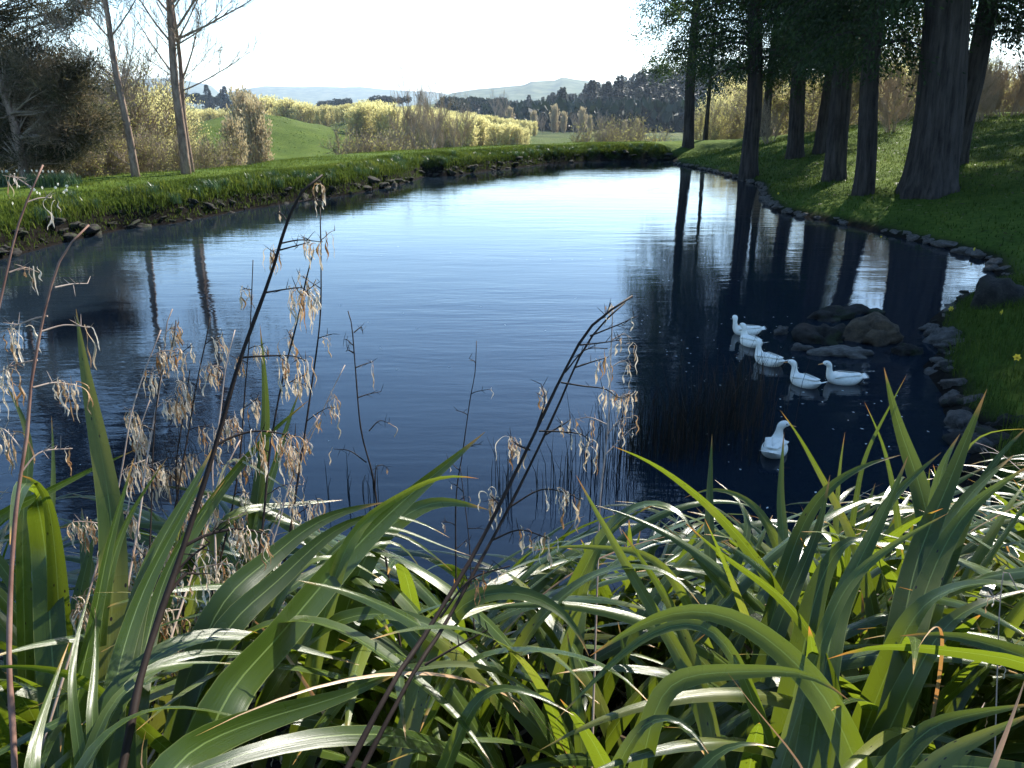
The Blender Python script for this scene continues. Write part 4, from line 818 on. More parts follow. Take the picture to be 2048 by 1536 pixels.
def flower(nm, mat, lab, grp, x, y, h, R):
    root = thing(nm, lab, 'flower', (x, y, tz(x, y)), R.uniform(0, 6), grp); b = MB(); b.sticks([(0, 0, 0)], [(0.02, 0, h)], [.006], [.005], .5); b.obj('stem', M['reed'], root)
    b = MB(); a = np.linspace(0, 2 * pi, 6, endpoint=False); b.cards(np.tile([.02, -.005, h], (6, 1)), np.stack([np.cos(a), np.full(6, -.25), np.sin(a)], 1), np.tile([0, 1, 0], (6, 1)), .055, .045); b.sticks([(.02, 0, h)], [(.02, -.04, h)], [.016], [.022]); b.obj('petals', mat, root)
fl = [(band(SL[1:5], 26, .6, 1.9), 'petal_white', 'white daffodil on the shaded slope of the left bank', 'white daffodils on the left bank')]
for (X_, Y_, d_), mt, lab, grp in fl:
    for x, y in zip(X_, Y_): flower('daffodil', M[mt], lab, grp, x, y, R.uniform(.3, .42), R)
for px, py in [(20, 368), (38, 372), (55, 366), (70, 375), (88, 362), (100, 358), (112, 372), (128, 366), (12, 380), (80, 384)]:
    q = at_y(px, py, 27.5); flower('daffodil', M['petal_white'], 'white daffodil in the clump beside the rusty evergreen', 'white daffodils beside the rusty evergreen', q[0], q[1], .5, R)
    for k in range(2):
        o = link('leafy_clump', IM[k]); xx, yy = q[0] + R.normal(0, .4), q[1] + R.normal(0, .4); o.location = (xx, yy, tz(xx, yy)); o.rotation_euler = (0, 0, R.uniform(0, 6)); tag(o, 'clump of strap leaves under the rusty evergreen', 'plant', 'strap-leaved clumps under the rusty evergreen')
for px, py in [(1560, 361), (1690, 333), (1774, 412), (1962, 443), (1640, 393)]:
    x, y = [(px - 1024) / FPX * Y_ / .94 for Y_ in (26,)][0], 26; q = on_z(px, py, .9); flower('daffodil', M['petal_yellow'], 'single small yellow flower on the shaded right lawn', 'yellow flowers on the right lawn', q[0], q[1], .2, R)
for px, py in [(1888, 604), (1990, 590), (2003, 566), (1985, 632), (2010, 720)]:
    q = on_z(px + 20, py, .45); flower('daffodil', M['petal_yellow'], 'pale yellow flower at the right shore above the green mound', 'pale flowers above the green mound', q[0], q[1], .18, R)
# ---------------------------------------------------------------- the flax in the foreground
CLUMPS = [('flax_plant', (-2.35, 2.5), 'flax plant at the left picture edge, broad green arching leaves'),
          ('flax_plant', (-1.25, 1.75), 'tall flax plant at lower left with upright leaves and the thickest dark stalk'),
          ('flax_plant', (-1.25, 3.1), 'flax plant behind the lower left one, carrying the tangle of pale dry stalks'),
          ('flax_plant', (-.35, 2.1), 'flax plant left of centre whose longest leaf rises diagonally to the right'),
          ('flax_plant', (.25, 1.55), 'flax plant at bottom centre with the paired leaning dark stalks'),
          ('flax_plant', (.45, 2.9), 'low flax plant at centre, its leaf tips hanging before the water'),
          ('flax_plant', (1.15, 2.2), 'flax plant right of centre with glossy leaves arching to both sides'),
          ('flax_plant', (1.35, 3.3), 'flax plant at the water side right of centre, below the nearest duck'),
          ('flax_plant', (2.1, 2.5), 'flax plant at lower right with broad leaves standing up'),
          ('flax_plant', (2.5, 3.5), 'flax plant at the right with the tallest leaves before the rocks'),
          ('flax_plant', (3.4, 3.3), 'flax plant at the right picture edge with white-gleaming leaves'),
          ('flax_plant', (-.15, 2.95), 'low flax plant at the water edge left of centre, leaf tips spreading over the pond'),
          ('flax_plant', (1.0, 1.6), 'flax plant at the bottom between centre and right, tangled arching leaves'),
          ('flax_plant', (1.9, 1.5), 'flax plant at the bottom right corner, leaves mostly in shade')]
FR = [thing(nm, lab, 'plant', (x, y, tz(x, y)), 0, 'flax plants along the near bank') for nm, (x, y), lab in CLUMPS]
CP = np.array([[x, y, tz(x, y)] for _, (x, y), _ in CLUMPS]); NLEAF = [0] * len(CLUMPS)
VIEW = np.array([0, 0, EYE])
def leaf_mesh(P, Wd, width, fold, tint, ns, base_w=.7, tip_pow=2.3, mat=None):
    """ribbon with a V-folded section; Wd = width directions at the samples"""
    n = len(P); T = nrm(np.gradient(P, axis=0)); W = nrm(Wd - T * np.sum(Wd * T, 1, keepdims=True)); N = np.cross(W, T)
    v = np.linspace(0, 1, n); w_ = width * (base_w + (1 - base_w) * smooth(0, .45, v)) * np.clip(1 - np.clip((v - .42) / .58, 0, 1) ** tip_pow, .012, 1)
    us = np.array([0, .22, .5, .78, 1.0]); V = []; A = []
    for u in us:
        o = (u - .5); V.append(P + W * (o * w_)[:, None] + N * (abs(o) * fold * w_)[:, None]); A.append(np.stack([np.full(n, u), v, np.full(n, tint)], 1))
    V = np.stack(V, 1).reshape(-1, 3); A = np.stack(A, 1).reshape(-1, 3)
    q = [(i * 5 + j, i * 5 + j + 1, (i + 1) * 5 + j + 1, (i + 1) * 5 + j) for i in range(n - 1) for j in range(4)]
    b = MB(); b.add(V, q, None, A); return b.mesh('leaf', mat, True)
def add_leaf(ci, P, Wd, width, fold, tint, mat, **k):
    me = leaf_mesh(np.asarray(P) - CP[ci], Wd, width, fold, tint, len(P), mat=mat, **k); NLEAF[ci] += 1; return link('leaf', me, FR[ci])
LR = np.random.RandomState(123)
def hero(pts, wpx, d0, d1, mode='u', mat='flax', roll=None, ci=None, fold=.2, tint=None, root=True, dm=None):
    """leaf followed from base to tip: picture positions, width, distance from the eye at base, middle, tip"""
    n = len(pts); L = np.concatenate([[0], np.cumsum([hypot(pts[i + 1][0] - pts[i][0], pts[i + 1][1] - pts[i][1]) for i in range(n - 1)])]); L /= L[-1]
    dm = (d0 + d1) / 2 if dm is None else dm
    D = [np.interp(l, [0, .5, 1], [d0, dm, d1]) for l in L]; P = [at_depth(x, y, d) for (x, y), d in zip(pts, D)]
    if ci is None: ci = int(np.argmin([np.linalg.norm((P[0] - c) * [1, 1, .5]) for c in CP]))
    if root:
        gz = lambda q: np.array([q[0], q[1], tz(q[0], q[1])])
        dr = nrm(P[0] - P[1]); dr = nrm(dr * [1, 1, 1] + [0, 0, -.9]); h = max(.15, P[0][2] - tz(P[0][0], P[0][1])); e_ = P[0] + dr * h / max(.35, -dr[2]); off = e_ - P[0]; off[:2] *= min(1, .5 / (np.linalg.norm(off[:2]) + 1e-6)); g = gz(P[0] + off); P = [g, (g + P[0]) / 2] + P
    S = catmull(P, 38)
    for _ in range(5): S[1:-1] = S[1:-1] * .5 + (S[:-2] + S[2:]) * .25
    T = nrm(np.gradient(S, axis=0)); tocam = nrm(VIEW - S); up = np.array([[0, 0, 1.0]])
    roll = LR.normal(0, .30) if roll is None else roll
    Nt = nrm(tocam - .45 * up) if mode == 'u' else nrm(1.0 * up + .35 * tocam + .0)
    W = nrm(np.cross(T, Nt)); Nn = np.cross(W, T); W = W * cos(roll) + Nn * sin(roll)
    width = wpx / FPX * (dm if dm else d0) / max(.6, cos(roll)) * (1.0 if mode == 'u' else 1.18)
    return add_leaf(ci, S, W, width, fold, LR.uniform(.25, .8) if tint is None else tint, M[mat])
H_ = hero
# left
H_([(215, 1330), (228, 1180), (222, 1020), (195, 870), (168, 730), (152, 618)], 48, 2.1, 2.35, roll=.1, ci=2)
H_([(45, 1040), (62, 900), (45, 830), (8, 762)], 24, 2.6, 2.7)
H_([(90, 1150), (104, 1020), (107, 930), (103, 832)], 16, 2.6, 2.75, mat='flax_yellow')
H_([(105, 1330), (95, 1130), (72, 985), (55, 945), (35, 990), (20, 1090)], 40, 2.3, 2.0, 'a', dm=2.4)
H_([(125, 1330), (112, 1120), (95, 990), (68, 940), (40, 950)], 40, 2.4, 2.2, 'u', tint=.6)
H_([(-60, 1090), (60, 1003), (130, 965), (200, 930), (275, 898)], 24, 2.2, 2.5, 'u', roll=.1)
H_([(150, 1420), (185, 1260), (215, 1100), (240, 1010), (268, 916)], 30, 2.0, 2.15, tint=.35)
H_([(205, 1220), (235, 1090), (262, 1020), (335, 915)], 22, 2.1, 2.2)
H_([(240, 1440), (262, 1270), (300, 1120), (360, 1020), (432, 885)], 44, 1.8, 2.1, tint=.25, roll=0.1)
H_([(215, 1500), (240, 1320), (290, 1170), (350, 1060), (420, 930)], 44, 1.75, 2.0, tint=.4, roll=-.15)
H_([(265, 1480), (290, 1300), (330, 1150), (390, 1040), (450, 960)], 40, 1.85, 2.15, tint=.15)
H_([(152, 1460), (142, 1340), (158, 1250), (186, 1166)], 22, 1.6, 1.75, tint=.85, roll=.0)
H_([(188, 1500), (184, 1390), (196, 1300), (190, 1215)], 28, 1.6, 1.75, tint=.9, roll=.1)
H_([(60, 1590), (66, 1500), (90, 1410), (138, 1284)], 36, 1.45, 1.6, tint=.95, roll=.0)
H_([(150, 1345), (90, 1340), (20, 1328), (-60, 1335)], 30, 1.7, 1.6, 'u', roll=.0, tint=.7)
H_([(190, 1470), (250, 1360), (330, 1290), (430, 1262), (530, 1278), (640, 1308), (718, 1330)], 38, 1.65, 1.9, 'a')
H_([(195, 1500), (260, 1370), (340, 1312), (440, 1300), (510, 1308), (565, 1318)], 28, 1.6, 1.8, 'a', tint=.7)
H_([(175, 1510), (260, 1360), (350, 1322), (430, 1325), (500, 1330)], 22, 1.58, 1.72, 'a', mat='flax_yellow')
H_([(150, 1560), (220, 1460), (310, 1405), (400, 1420), (480, 1434), (560, 1455)], 34, 1.5, 1.65, 'a')
H_([(300, 1600), (420, 1480), (550, 1430), (680, 1395), (800, 1345)], 66, 1.4, 1.75, 'u', roll=.35, tint=.6)
H_([(430, 1330), (500, 1258), (590, 1230), (680, 1250), (740, 1292), (800, 1332), (860, 1385), (930, 1440), (1000, 1560)], 44, 1.85, 1.6, 'a', tint=.65)
H_([(600, 1290), (700, 1230), (780, 1222), (850, 1245), (930, 1280), (985, 1345), (1040, 1425)], 40, 1.95, 1.75, 'a', tint=.6)
H_([(680, 1400), (760, 1350), (840, 1335), (930, 1322), (1010, 1345), (1090, 1400)], 30, 1.8, 1.7, 'a')
H_([(860, 1290), (900, 1240), (960, 1215), (1030, 1205)], 34, 1.9, 2.1, 'a', tint=.8)
H_([(420, 1440), (520, 1320), (610, 1210), (700, 1105), (790, 1015), (880, 940), (970, 864)], 70, 1.6, 2.25, 'u', roll=.05, tint=.55, ci=1)
H_([(690, 1090), (790, 1000), (850, 960), (905, 945), (957, 957)], 32, 1.9, 2.15, 'u', roll=-.2, tint=.9, mat='flax_yellow', ci=3)
H_([(420, 1240), (530, 1130), (620, 1048), (700, 1018), (770, 1004)], 44, 1.9, 2.2, 'u', roll=.5, tint=.2)
H_([(430, 1290), (540, 1180), (640, 1080), (700, 1040), (780, 1022)], 46, 1.85, 2.1, 'u', roll=.5, tint=.2)
H_([(490, 1180), (515, 1000), (532, 860), (530, 760), (520, 650)], 26, 2.5, 2.7, tint=.5)
H_([(505, 1100), (535, 980), (562, 890), (580, 830), (605, 768)], 24, 2.5, 2.65)
H_([(330, 1170), (400, 1040), (470, 940), (540, 865), (618, 800)], 32, 2.25, 2.5, tint=.5)
H_([(440, 1050), (520, 1018), (600, 1008), (685, 1000)], 24, 2.4, 2.6, 'a', mat='flax_yellow')
H_([(460, 900), (490, 930), (560, 965), (635, 1026)], 9, 2.4, 2.4, 'u', mat='flax_pale')
H_([(730, 1110), (800, 1040), (850, 1005), (900, 1000), (978, 1020)], 30, 2.2, 2.4, 'a', tint=.8)
H_([(560, 1180), (680, 1050), (760, 1028), (840, 1040), (900, 1076)], 18, 2.1, 2.3, 'a', mat='flax_yellow')
H_([(600, 1200), (700, 1070), (780, 1048), (860, 1085), (942, 1112)], 20, 2.1, 2.25, 'a', tint=.8)
H_([(600, 1220), (720, 1080), (790, 1060), (850, 1095), (905, 1142)], 20, 2.1, 2.25, 'a', tint=.8)
H_([(620, 1230), (730, 1100), (790, 1070), (825, 1110), (846, 1146)], 20, 2.05, 2.2, 'a', tint=.9)
H_([(560, 1190), (640, 1110), (700, 1118), (780, 1172)], 24, 2.0, 2.1, 'a', mat='flax_yellow')
H_([(520, 1240), (620, 1150), (700, 1110), (760, 1100), (800, 1140)], 24, 2.0, 2.2, 'a')
# right
H_([(1620, 1330), (1560, 1190), (1500, 1100), (1430, 1020), (1360, 962), (1290, 915), (1224, 892)], 32, 2.1, 2.5, 'u', roll=.35, tint=.3, ci=8)
H_([(1400, 1400), (1330, 1260), (1270, 1160), (1225, 1080), (1185, 1010), (1152, 950)], 30, 1.9, 2.15, 'u', roll=.0, mat='flax_yellow')
H_([(1410, 1400), (1350, 1225), (1318, 1170), (1280, 1115), (1243, 1058)], 32, 1.9, 2.1, 'u', roll=.1, tint=.9)
H_([(1435, 1300), (1420, 1130), (1418, 1030), (1420, 960), (1424, 868)], 27, 2.3, 2.6, 'u', tint=.6)
H_([(1580, 1280), (1568, 1080), (1560, 1000), (1563, 940), (1568, 864)], 27, 2.3, 2.6, 'u', roll=.0, mat='flax_yellow', tint=.9)
H_([(1740, 1180), (1680, 1020), (1630, 930), (1600, 872), (1561, 821)], 24, 2.4, 2.7, 'u', roll=.4)
H_([(1665, 1160), (1674, 1010), (1680, 930), (1690, 864)], 14, 2.7, 2.8, 'u', mat='flax_yellow')
H_([(1880, 1180), (1840, 970), (1810, 890), (1788, 820), (1768, 735)], 42, 2.5, 2.8, 'u', tint=.35, roll=-.1)
H_([(1700, 1080), (1725, 925), (1760, 850), (1813, 750)], 11, 2.7, 2.8, 'u')
H_([(1800, 1080), (1778, 930), (1760, 870), (1729, 804)], 14, 2.7, 2.8, 'u')
H_([(1790, 1340), (1830, 1130), (1870, 1030), (1905, 950), (1935, 870), (1974, 778)], 46, 2.1, 2.5, 'u', tint=.3, roll=.1)
H_([(1640, 1400), (1670, 1230), (1710, 1140), (1752, 1055), (1785, 990), (1816, 912)], 48, 1.8, 2.1, 'u', tint=.6, roll=-.15)
H_([(1640, 1290), (1700, 1160), (1765, 1102), (1830, 1062), (1897, 1026)], 28, 1.8, 2.0, 'u', mat='flax_yellow', roll=.3)
H_([(1670, 1400), (1620, 1265), (1550, 1180), (1450, 1115), (1370, 1045)], 36, 1.8, 2.2, 'u', tint=.15, roll=.4)
H_([(1660, 1400), (1585, 1325), (1540, 1275), (1480, 1235), (1420, 1215), (1335, 1222), (1260, 1258), (1180, 1312)], 34, 1.7, 1.75, 'a', tint=.6)
H_([(1480, 1330), (1420, 1245), (1380, 1238), (1290, 1265), (1200, 1350), (1110, 1442)], 20, 1.75, 1.6, 'a', tint=.6)
H_([(880, 1270), (930, 1200), (1000, 1180), (1080, 1192), (1135, 1228), (1168, 1270), (1178, 1312)], 42, 2.0, 1.85, 'a')
H_([(900, 1370), (960, 1310), (1080, 1300), (1180, 1318), (1250, 1350), (1303, 1410)], 40, 1.8, 1.6, 'a', tint=.55)
H_([(930, 1440), (980, 1370), (1060, 1382), (1110, 1405), (1150, 1432)], 32, 1.65, 1.6, 'a', tint=.6)
H_([(1290, 1500), (1330, 1360), (1400, 1345), (1500, 1345), (1600, 1335), (1655, 1352), (1700, 1402)], 44, 1.6, 1.55, 'u', roll=.45, tint=.45)
H_([(2160, 1380), (2040, 1320), (1900, 1302), (1800, 1288), (1720, 1288), (1655, 1318)], 44, 1.75, 1.7, 'u', roll=.4, tint=.6)
H_([(2140, 1370), (2040, 1312), (1960, 1280), (1880, 1262), (1800, 1272)], 38, 1.8, 1.8, 'a', tint=.5)
H_([(1780, 1330), (1850, 1200), (1950, 1162), (2060, 1170), (2160, 1220)], 44, 2.0, 1.9, 'a', tint=.3)
H_([(1840, 1330), (1900, 1240), (1970, 1200), (2080, 1175)], 42, 1.9, 2.0, 'a', tint=.3)
H_([(1360, 1610), (1400, 1535), (1450, 1488), (1500, 1468), (1550, 1495)], 44, 1.45, 1.45, 'a', tint=.5)
H_([(1250, 1500), (1300, 1430), (1350, 1425), (1395, 1455), (1425, 1520)], 32, 1.55, 1.5, 'a', tint=.2)
H_([(1800, 1620), (1900, 1500), (1990, 1462), (2080, 1420)], 58, 1.5, 1.6, 'u', roll=.1, tint=.95)
H_([(1780, 1540), (1880, 1440), (1970, 1425), (2080, 1405)], 50, 1.55, 1.65, 'u', roll=.3, tint=.3)
H_([(1850, 1280), (1900, 1120), (1950, 990), (2000, 905), (2060, 850)], 28, 2.2, 2.6, 'u', roll=.3)
H_([(1800, 1380), (1850, 1180), (1900, 1070), (1950, 1000), (2070, 925)], 44, 1.95, 2.3, 'u', roll=.2, tint=.5)
H_([(1860, 1160), (1900, 1050), (1940, 985), (1982, 948), (2028, 910)], 32, 2.3, 2.5, 'u', roll=.9, tint=.8)
H_([(1862, 1200), (1868, 1040), (1878, 950), (1900, 895), (1920, 868)], 38, 2.4, 2.5, 'u', roll=.9, tint=.8)
H_([(1740, 1080), (1780, 1000), (1830, 950), (1882, 905)], 26, 2.5, 2.6, 'u', roll=.8, tint=.8)
H_([(1900, 960), (1955, 866), (2000, 857), (2070, 858)], 9, 2.5, 2.6, 'u', mat='flax_yellow')
H_([(1540, 1250), (1600, 1060), (1640, 990), (1690, 948), (1750, 920), (1802, 910)], 28, 2.2, 2.4, 'a', tint=.5)
H_([(1540, 1300), (1600, 1150), (1640, 1050), (1660, 950)], 34, 2.1, 2.3, 'u', tint=.15)
H_([(1600, 1330), (1640, 1160), (1685, 1080), (1718, 1058), (1770, 1100)], 48, 2.0, 2.05, 'a', tint=.4)
H_([(1200, 1080), (1270, 1012), (1330, 1000), (1380, 1040), (1402, 1085)], 38, 2.4, 2.3, 'a', tint=.6)
H_([(1060, 1260), (1115, 1205), (1175, 1150), (1245, 1132), (1315, 1132), (1370, 1160), (1402, 1212)], 34, 2.1, 2.0, 'a', tint=.6)
H_([(1330, 1130), (1215, 1100), (1150, 1090), (1060, 1102)], 13, 2.2, 2.3, 'a', mat='flax_yellow')
H_([(1180, 1140), (1215, 1070), (1260, 1030), (1312, 1008)], 20, 2.3, 2.4, 'u', mat='flax_yellow', roll=.2)
H_([(1450, 1180), (1500, 1060), (1480, 1000), (1430, 960)], 20, 2.4, 2.6, 'a')
H_([(1560, 1100), (1510, 1010), (1470, 985), (1420, 972), (1370, 995)], 18, 2.5, 2.6, 'a', mat='flax_yellow')
H_([(1640, 1600), (1580, 1500), (1520, 1430), (1455, 1345)], 8, 1.45, 1.5, 'u', mat='flax_dead')
H_([(340, 1600), (265, 1560), (282, 1500), (292, 1460)], 12, 1.5, 1.5, 'u', mat='flax_dead')
H_([(1960, 1600), (2000, 1500), (2030, 1420), (2060, 1330)], 16, 1.5, 1.6, 'u', mat='flax_dead')
H_([(560, 1290), (500, 1240), (470, 1200), (450, 1260)], 8, 1.9, 1.9, 'u', mat='flax_dead')

# the remaining leaves of every plant; those that would rise above the tops seen in the photograph are shorter
ENV = ([-400, 0, 100, 250, 450, 560, 700, 760, 860, 1000, 1080, 1180, 1300, 1500, 1620, 1750, 1850, 2048, 2500], [960, 960, 950, 975, 950, 970, 1030, 1090, 1100, 1110, 1080, 1000, 985, 1005, 1000, 960, 930, 910, 880])
def project(P):
    d = P - VIEW; f = d[:, 1] * cos(PITCH) - d[:, 2] * sin(PITCH); u = d[:, 1] * sin(PITCH) + d[:, 2] * cos(PITCH)
    return 1024 + FPX * d[:, 0] / f, 768 - FPX * u / f, f
def random_leaf(ci, az, e0, bend, L, width, twist, mat, off, thr=0, tint=None):
    n = 26; P = [CP[ci] + off]; e = e0; s = L / (n - 1); a = az; Ts = []
    for i in range(n):
        v = i / (n - 1); ee = e0 - bend * v ** 1.7; a_ = az + twist * .25 * v; t = np.array([cos(a_) * cos(ee), sin(a_) * cos(ee), sin(ee)]); Ts.append(t)
        if i < n - 1: P.append(P[-1] + t * s)
    P = np.array(P); Ts = np.array(Ts); side = np.array([-sin(az), cos(az), 0]); W = np.tile(side, (n, 1)); Nn = np.cross(W, Ts); tw = twist * np.linspace(.3, 1, n)[:, None]
    W = W * np.cos(tw) + Nn * np.sin(tw); x, y, f = project(P)
    ok = f.min() > .75 and np.all(y > np.interp(x, *ENV) - thr)
    if not ok: return False
    if np.min(np.linalg.norm(P - VIEW, axis=1)) < 1.25: return False
    if x.max() < -150 or x.min() > 2200: return False
    add_leaf(ci, P, W, width, LR.uniform(.05, .4), LR.uniform(.1, .95) if tint is None else tint, mat); return True
TARGET = [62, 84, 74, 92, 90, 84, 96, 92, 88, 94, 78, 85, 85, 66]
for ci in range(len(CLUMPS)):
    tries = 0; made = 0
    while made < TARGET[ci] and NLEAF[ci] < 99 and tries < 1600:
        tries += 1; az = LR.uniform(0, 2 * pi); up_ = LR.rand() < .22
        e0 = LR.uniform(1.15, 1.5); bend = LR.uniform(.15, .9) if up_ else LR.uniform(.9, 2.0); L = LR.uniform(.9, 1.7) * (.85 if up_ else 1)
        r = LR.rand(); mat = M['flax'] if r < .86 else M['flax_yellow'] if r < .95 else M['flax_dead'] if r < .98 else M['flax_pale']
        wd = LR.uniform(.037, .068) if mat.name.startswith('flax_leaf') and 'dead' not in mat.name and 'pale' not in mat.name else LR.uniform(.006, .02)
        if random_leaf(ci, az, e0, bend, L, wd, LR.normal(0, .38), mat, np.array([LR.normal(0, .13), LR.normal(0, .11), -.03]), 0): made += 1
print('leaves', NLEAF)

# dead leaf litter and fallen leaf strips on the soil
b = MB(); n = 5200; X = LR.uniform(-4, 4.6, n); Y = LR.uniform(.9, 4.8, n); Z = terrain(X, Y); k = Z > .02; X, Y, Z = X[k], Y[k], Z[k]; n = len(X); a = LR.uniform(0, 6.28, n)
b.cards(np.stack([X, Y, Z + LR.uniform(.0, .05, n)], 1), np.stack([np.cos(a), np.sin(a), LR.normal(0, .25, n)], 1), LR.normal(0, .4, (n, 3)) + [0, 0, 1], LR.uniform(.08, .45, n), LR.uniform(.006, .02, n), LR.rand(n))
tag(b.obj('leaf_litter', M['litter']), 'dead flax leaf strips lying on the soil under the plants', 'litter', kind='stuff')

# ---------------------------------------------------------------- dried flower stalks
SR_ = np.random.RandomState(55)
def curls(b, p, n, Lm, wd, R, out=None, drop=1.0):
    """hanging shrivelled flowers: wavy, twisted ribbons"""
    for k in range(n):
        L = Lm * R.uniform(.5, 1.45); m = 12; c = np.array(p, float) + R.normal(0, .006, 3); d = nrm(R.normal(0, .55, 3) + (np.array(out) if out is not None else 0) + [0, 0, -.25]); P = [c]; ph = R.uniform(0, 6.3); am = R.uniform(.5, 1.3); fr = R.uniform(7, 16)
        for i in range(m):
            v = i / m; d = nrm(d * .72 + np.array([am * sin(ph + fr * v), am * cos(ph * 1.7 + fr * v), -1.0 * drop]) * .42); P.append(P[-1] + d * L / m)
        P = np.array(P); T = nrm(np.gradient(P, axis=0)); a = ph + np.linspace(0, R.uniform(1, 5), m + 1); S = nrm(np.cross(T, [0.3, 1, .1])); B = np.cross(T, S)
        W = S * np.cos(a)[:, None] + B * np.sin(a)[:, None]; v = np.linspace(0, 1, m + 1); w_ = wd * R.uniform(.4, 1.15) * (.45 + .9 * np.exp(-((v - R.uniform(.45, .8)) / .22) ** 2)) * np.where(v > .93, .3, 1)
        N = np.cross(W, T); V = np.stack([P - W * w_[:, None] / 2, P + N * w_[:, None] * .35, P + W * w_[:, None] / 2], 1).reshape(-1, 3); t0 = R.choice([.15, .35, .55, .7, .8, .8]) + R.normal(0, .06)
        A = np.stack([np.tile([0, .5, 1], m + 1), np.repeat(v, 3), np.full(3 * (m + 1), t0)], 1)
        q = [(i * 3 + j, i * 3 + j + 1, (i + 1) * 3 + j + 1, (i + 1) * 3 + j) for i in range(m) for j in range(2)]; b.add(V, q, None, A)
def stalk(ci, pts, d0, d1, r0, r1, mat, label=None, branches=(), auto=0, dens=5, clen=.065, cw=.005, root=True, side=1, blen=.09):
    """pts base to tip in picture positions; branches: list of (list of picture positions, curls, curl length)"""
    n = len(pts); L = np.concatenate([[0], np.cumsum([hypot(pts[i + 1][0] - pts[i][0], pts[i + 1][1] - pts[i][1]) for i in range(n - 1)])]); L /= L[-1]
    P = [at_depth(x, y, d0 + (d1 - d0) * l) for (x, y), l in zip(pts, L)]
    if root:
        dr = nrm(P[0] - P[1]); dr[2] = min(dr[2], -.6); h = max(.1, P[0][2] - tz(P[0][0], P[0][1])); g = P[0] + dr * h / -dr[2]; g[2] = tz(g[0], g[1]) - .03; P = [g, (g + P[0]) / 2 * 1.0] + P
    S = catmull(P, 44); sub = MB(); kk = len(S); rad = np.linspace(r0, r1, kk) * (1 + .10 * np.sin(np.arange(kk) * 1.9))
    sub.tube(S - CP[ci], rad, 8); st = sub.obj('flower_stalk', mat, FR[ci], True)
    if label: st['label'] = label
    dist = lambda x, y: float(np.interp(y, [p[1] for p in pts][::-1], [d0 + (d1 - d0) * l for l in L][::-1]))
    bmat = mat if mat is not M['stem_red'] else M['stem_pale']
    def emit(br, cu):
        if br.n: br.obj('side_branch', bmat, st)
        if cu.n: cu.obj('flower_cluster', M['pod'], st)
    for bp, nc, cl in branches:
        br = MB(); cu = MB(); nc = int(nc * 1.9); cl = cl * 1.15
        d = dist(*bp[0]); m_ = len(bp); Q = [at_depth(x, y, d + .02 * i) for i, (x, y) in enumerate(bp)]; Q = catmull(Q, 4 * m_) - CP[ci] if len(Q) > 2 else np.array(Q) - CP[ci]
        rb = max(.0022, np.interp(d, [min(d0, d1), max(d0, d1)], [r0, r1]) * .42); br.tube(Q, np.linspace(rb, rb * .45, len(Q)), 6)
        for t in range(2 + len(Q) // 4):
            i = SR_.randint(len(Q) // 3, len(Q)); o = nrm(SR_.normal(0, 1, 3) + [0, 0, .5]); br.tube([Q[i], Q[i] + o * .016, Q[i] + o * .03], [rb * .4, rb * .35, rb * .1], 4)
        if nc: 
            for t in range(nc): i = len(Q) - 1 - (SR_.randint(0, max(1, len(Q) // 2)) if nc > 3 else 0); curls(cu, Q[i], 1, cl, cw, SR_)
        emit(br, cu)
    for k in range(auto):
        br = MB(); cu = MB()
        f = .30 + .68 * (k + .5 * SR_.rand()) / auto; i = min(kk - 2, int(f * kk)); p = S[i]; T = nrm(S[i + 1] - S[i]); s = side if k % 2 == 0 else -side
        o = nrm(np.array([s, SR_.normal(0, .7), 0]) * .75 + T * SR_.uniform(.35, .9)); bl_ = blen * (1.15 - .6 * f) * SR_.uniform(.6, 1.3); rb = max(.0018, r0 * .28 * (1.2 - f)); Q = [p]; c = o
        for t in range(5): c = nrm(c + SR_.normal(0, .12, 3) + [0, 0, -.10 + .04 * (t < 2)]); Q.append(Q[-1] + c * bl_ / 5)
        Q = np.array(Q) - CP[ci]; br.tube(Q, np.linspace(rb, rb * .5, 6), 5)
        for t in range(3): j = SR_.randint(2, 6); o = nrm(SR_.normal(0, 1, 3) + [0, 0, .6] + c * .8); br.tube([Q[j], Q[j] + o * .014, Q[j] + o * .026], [rb * .6, rb * .5, rb * .15], 4)
        nc = SR_.poisson(dens * 2.2)
        for t in range(nc): curls(cu, Q[SR_.randint(2, 6)], 1, clen, cw, SR_)
        emit(br, cu)
stalk(1, [(240, 1560), (288, 1330), (368, 1090), (430, 895), (480, 720), (540, 555), (572, 450), (600, 388), (645, 350)], 1.55, 1.95, .0125, .0032, M['stem_dark'], 'thickest dark brown dry flower stalk, leaning right over the pond',
    [([(432, 890), (470, 872), (520, 862), (590, 872)], 13, .085), ([(484, 715), (530, 712), (585, 712), (612, 722)], 10, .07), ([(532, 585), (575, 578), (605, 576), (618, 590)], 12, .075), ([(560, 487), (600, 480), (645, 484)], 5, .05), ([(573, 442), (566, 430), (554, 426)], 1, .02), ([(595, 404), (620, 400), (645, 402)], 2, .03), ([(606, 380), (636, 362), (650, 375)], 4, .035),
     ([(368, 1092), (420, 1068), (480, 1058), (540, 1070)], 14, .065), ([(340, 1165), (375, 1120), (420, 1085)], 3, .05), ([(335, 1190), (370, 1150), (400, 1148)], 4, .06), ([(560, 500), (590, 492), (620, 484)], 2, .05), ([(553, 520), (548, 505), (545, 500)], 7, .055)])
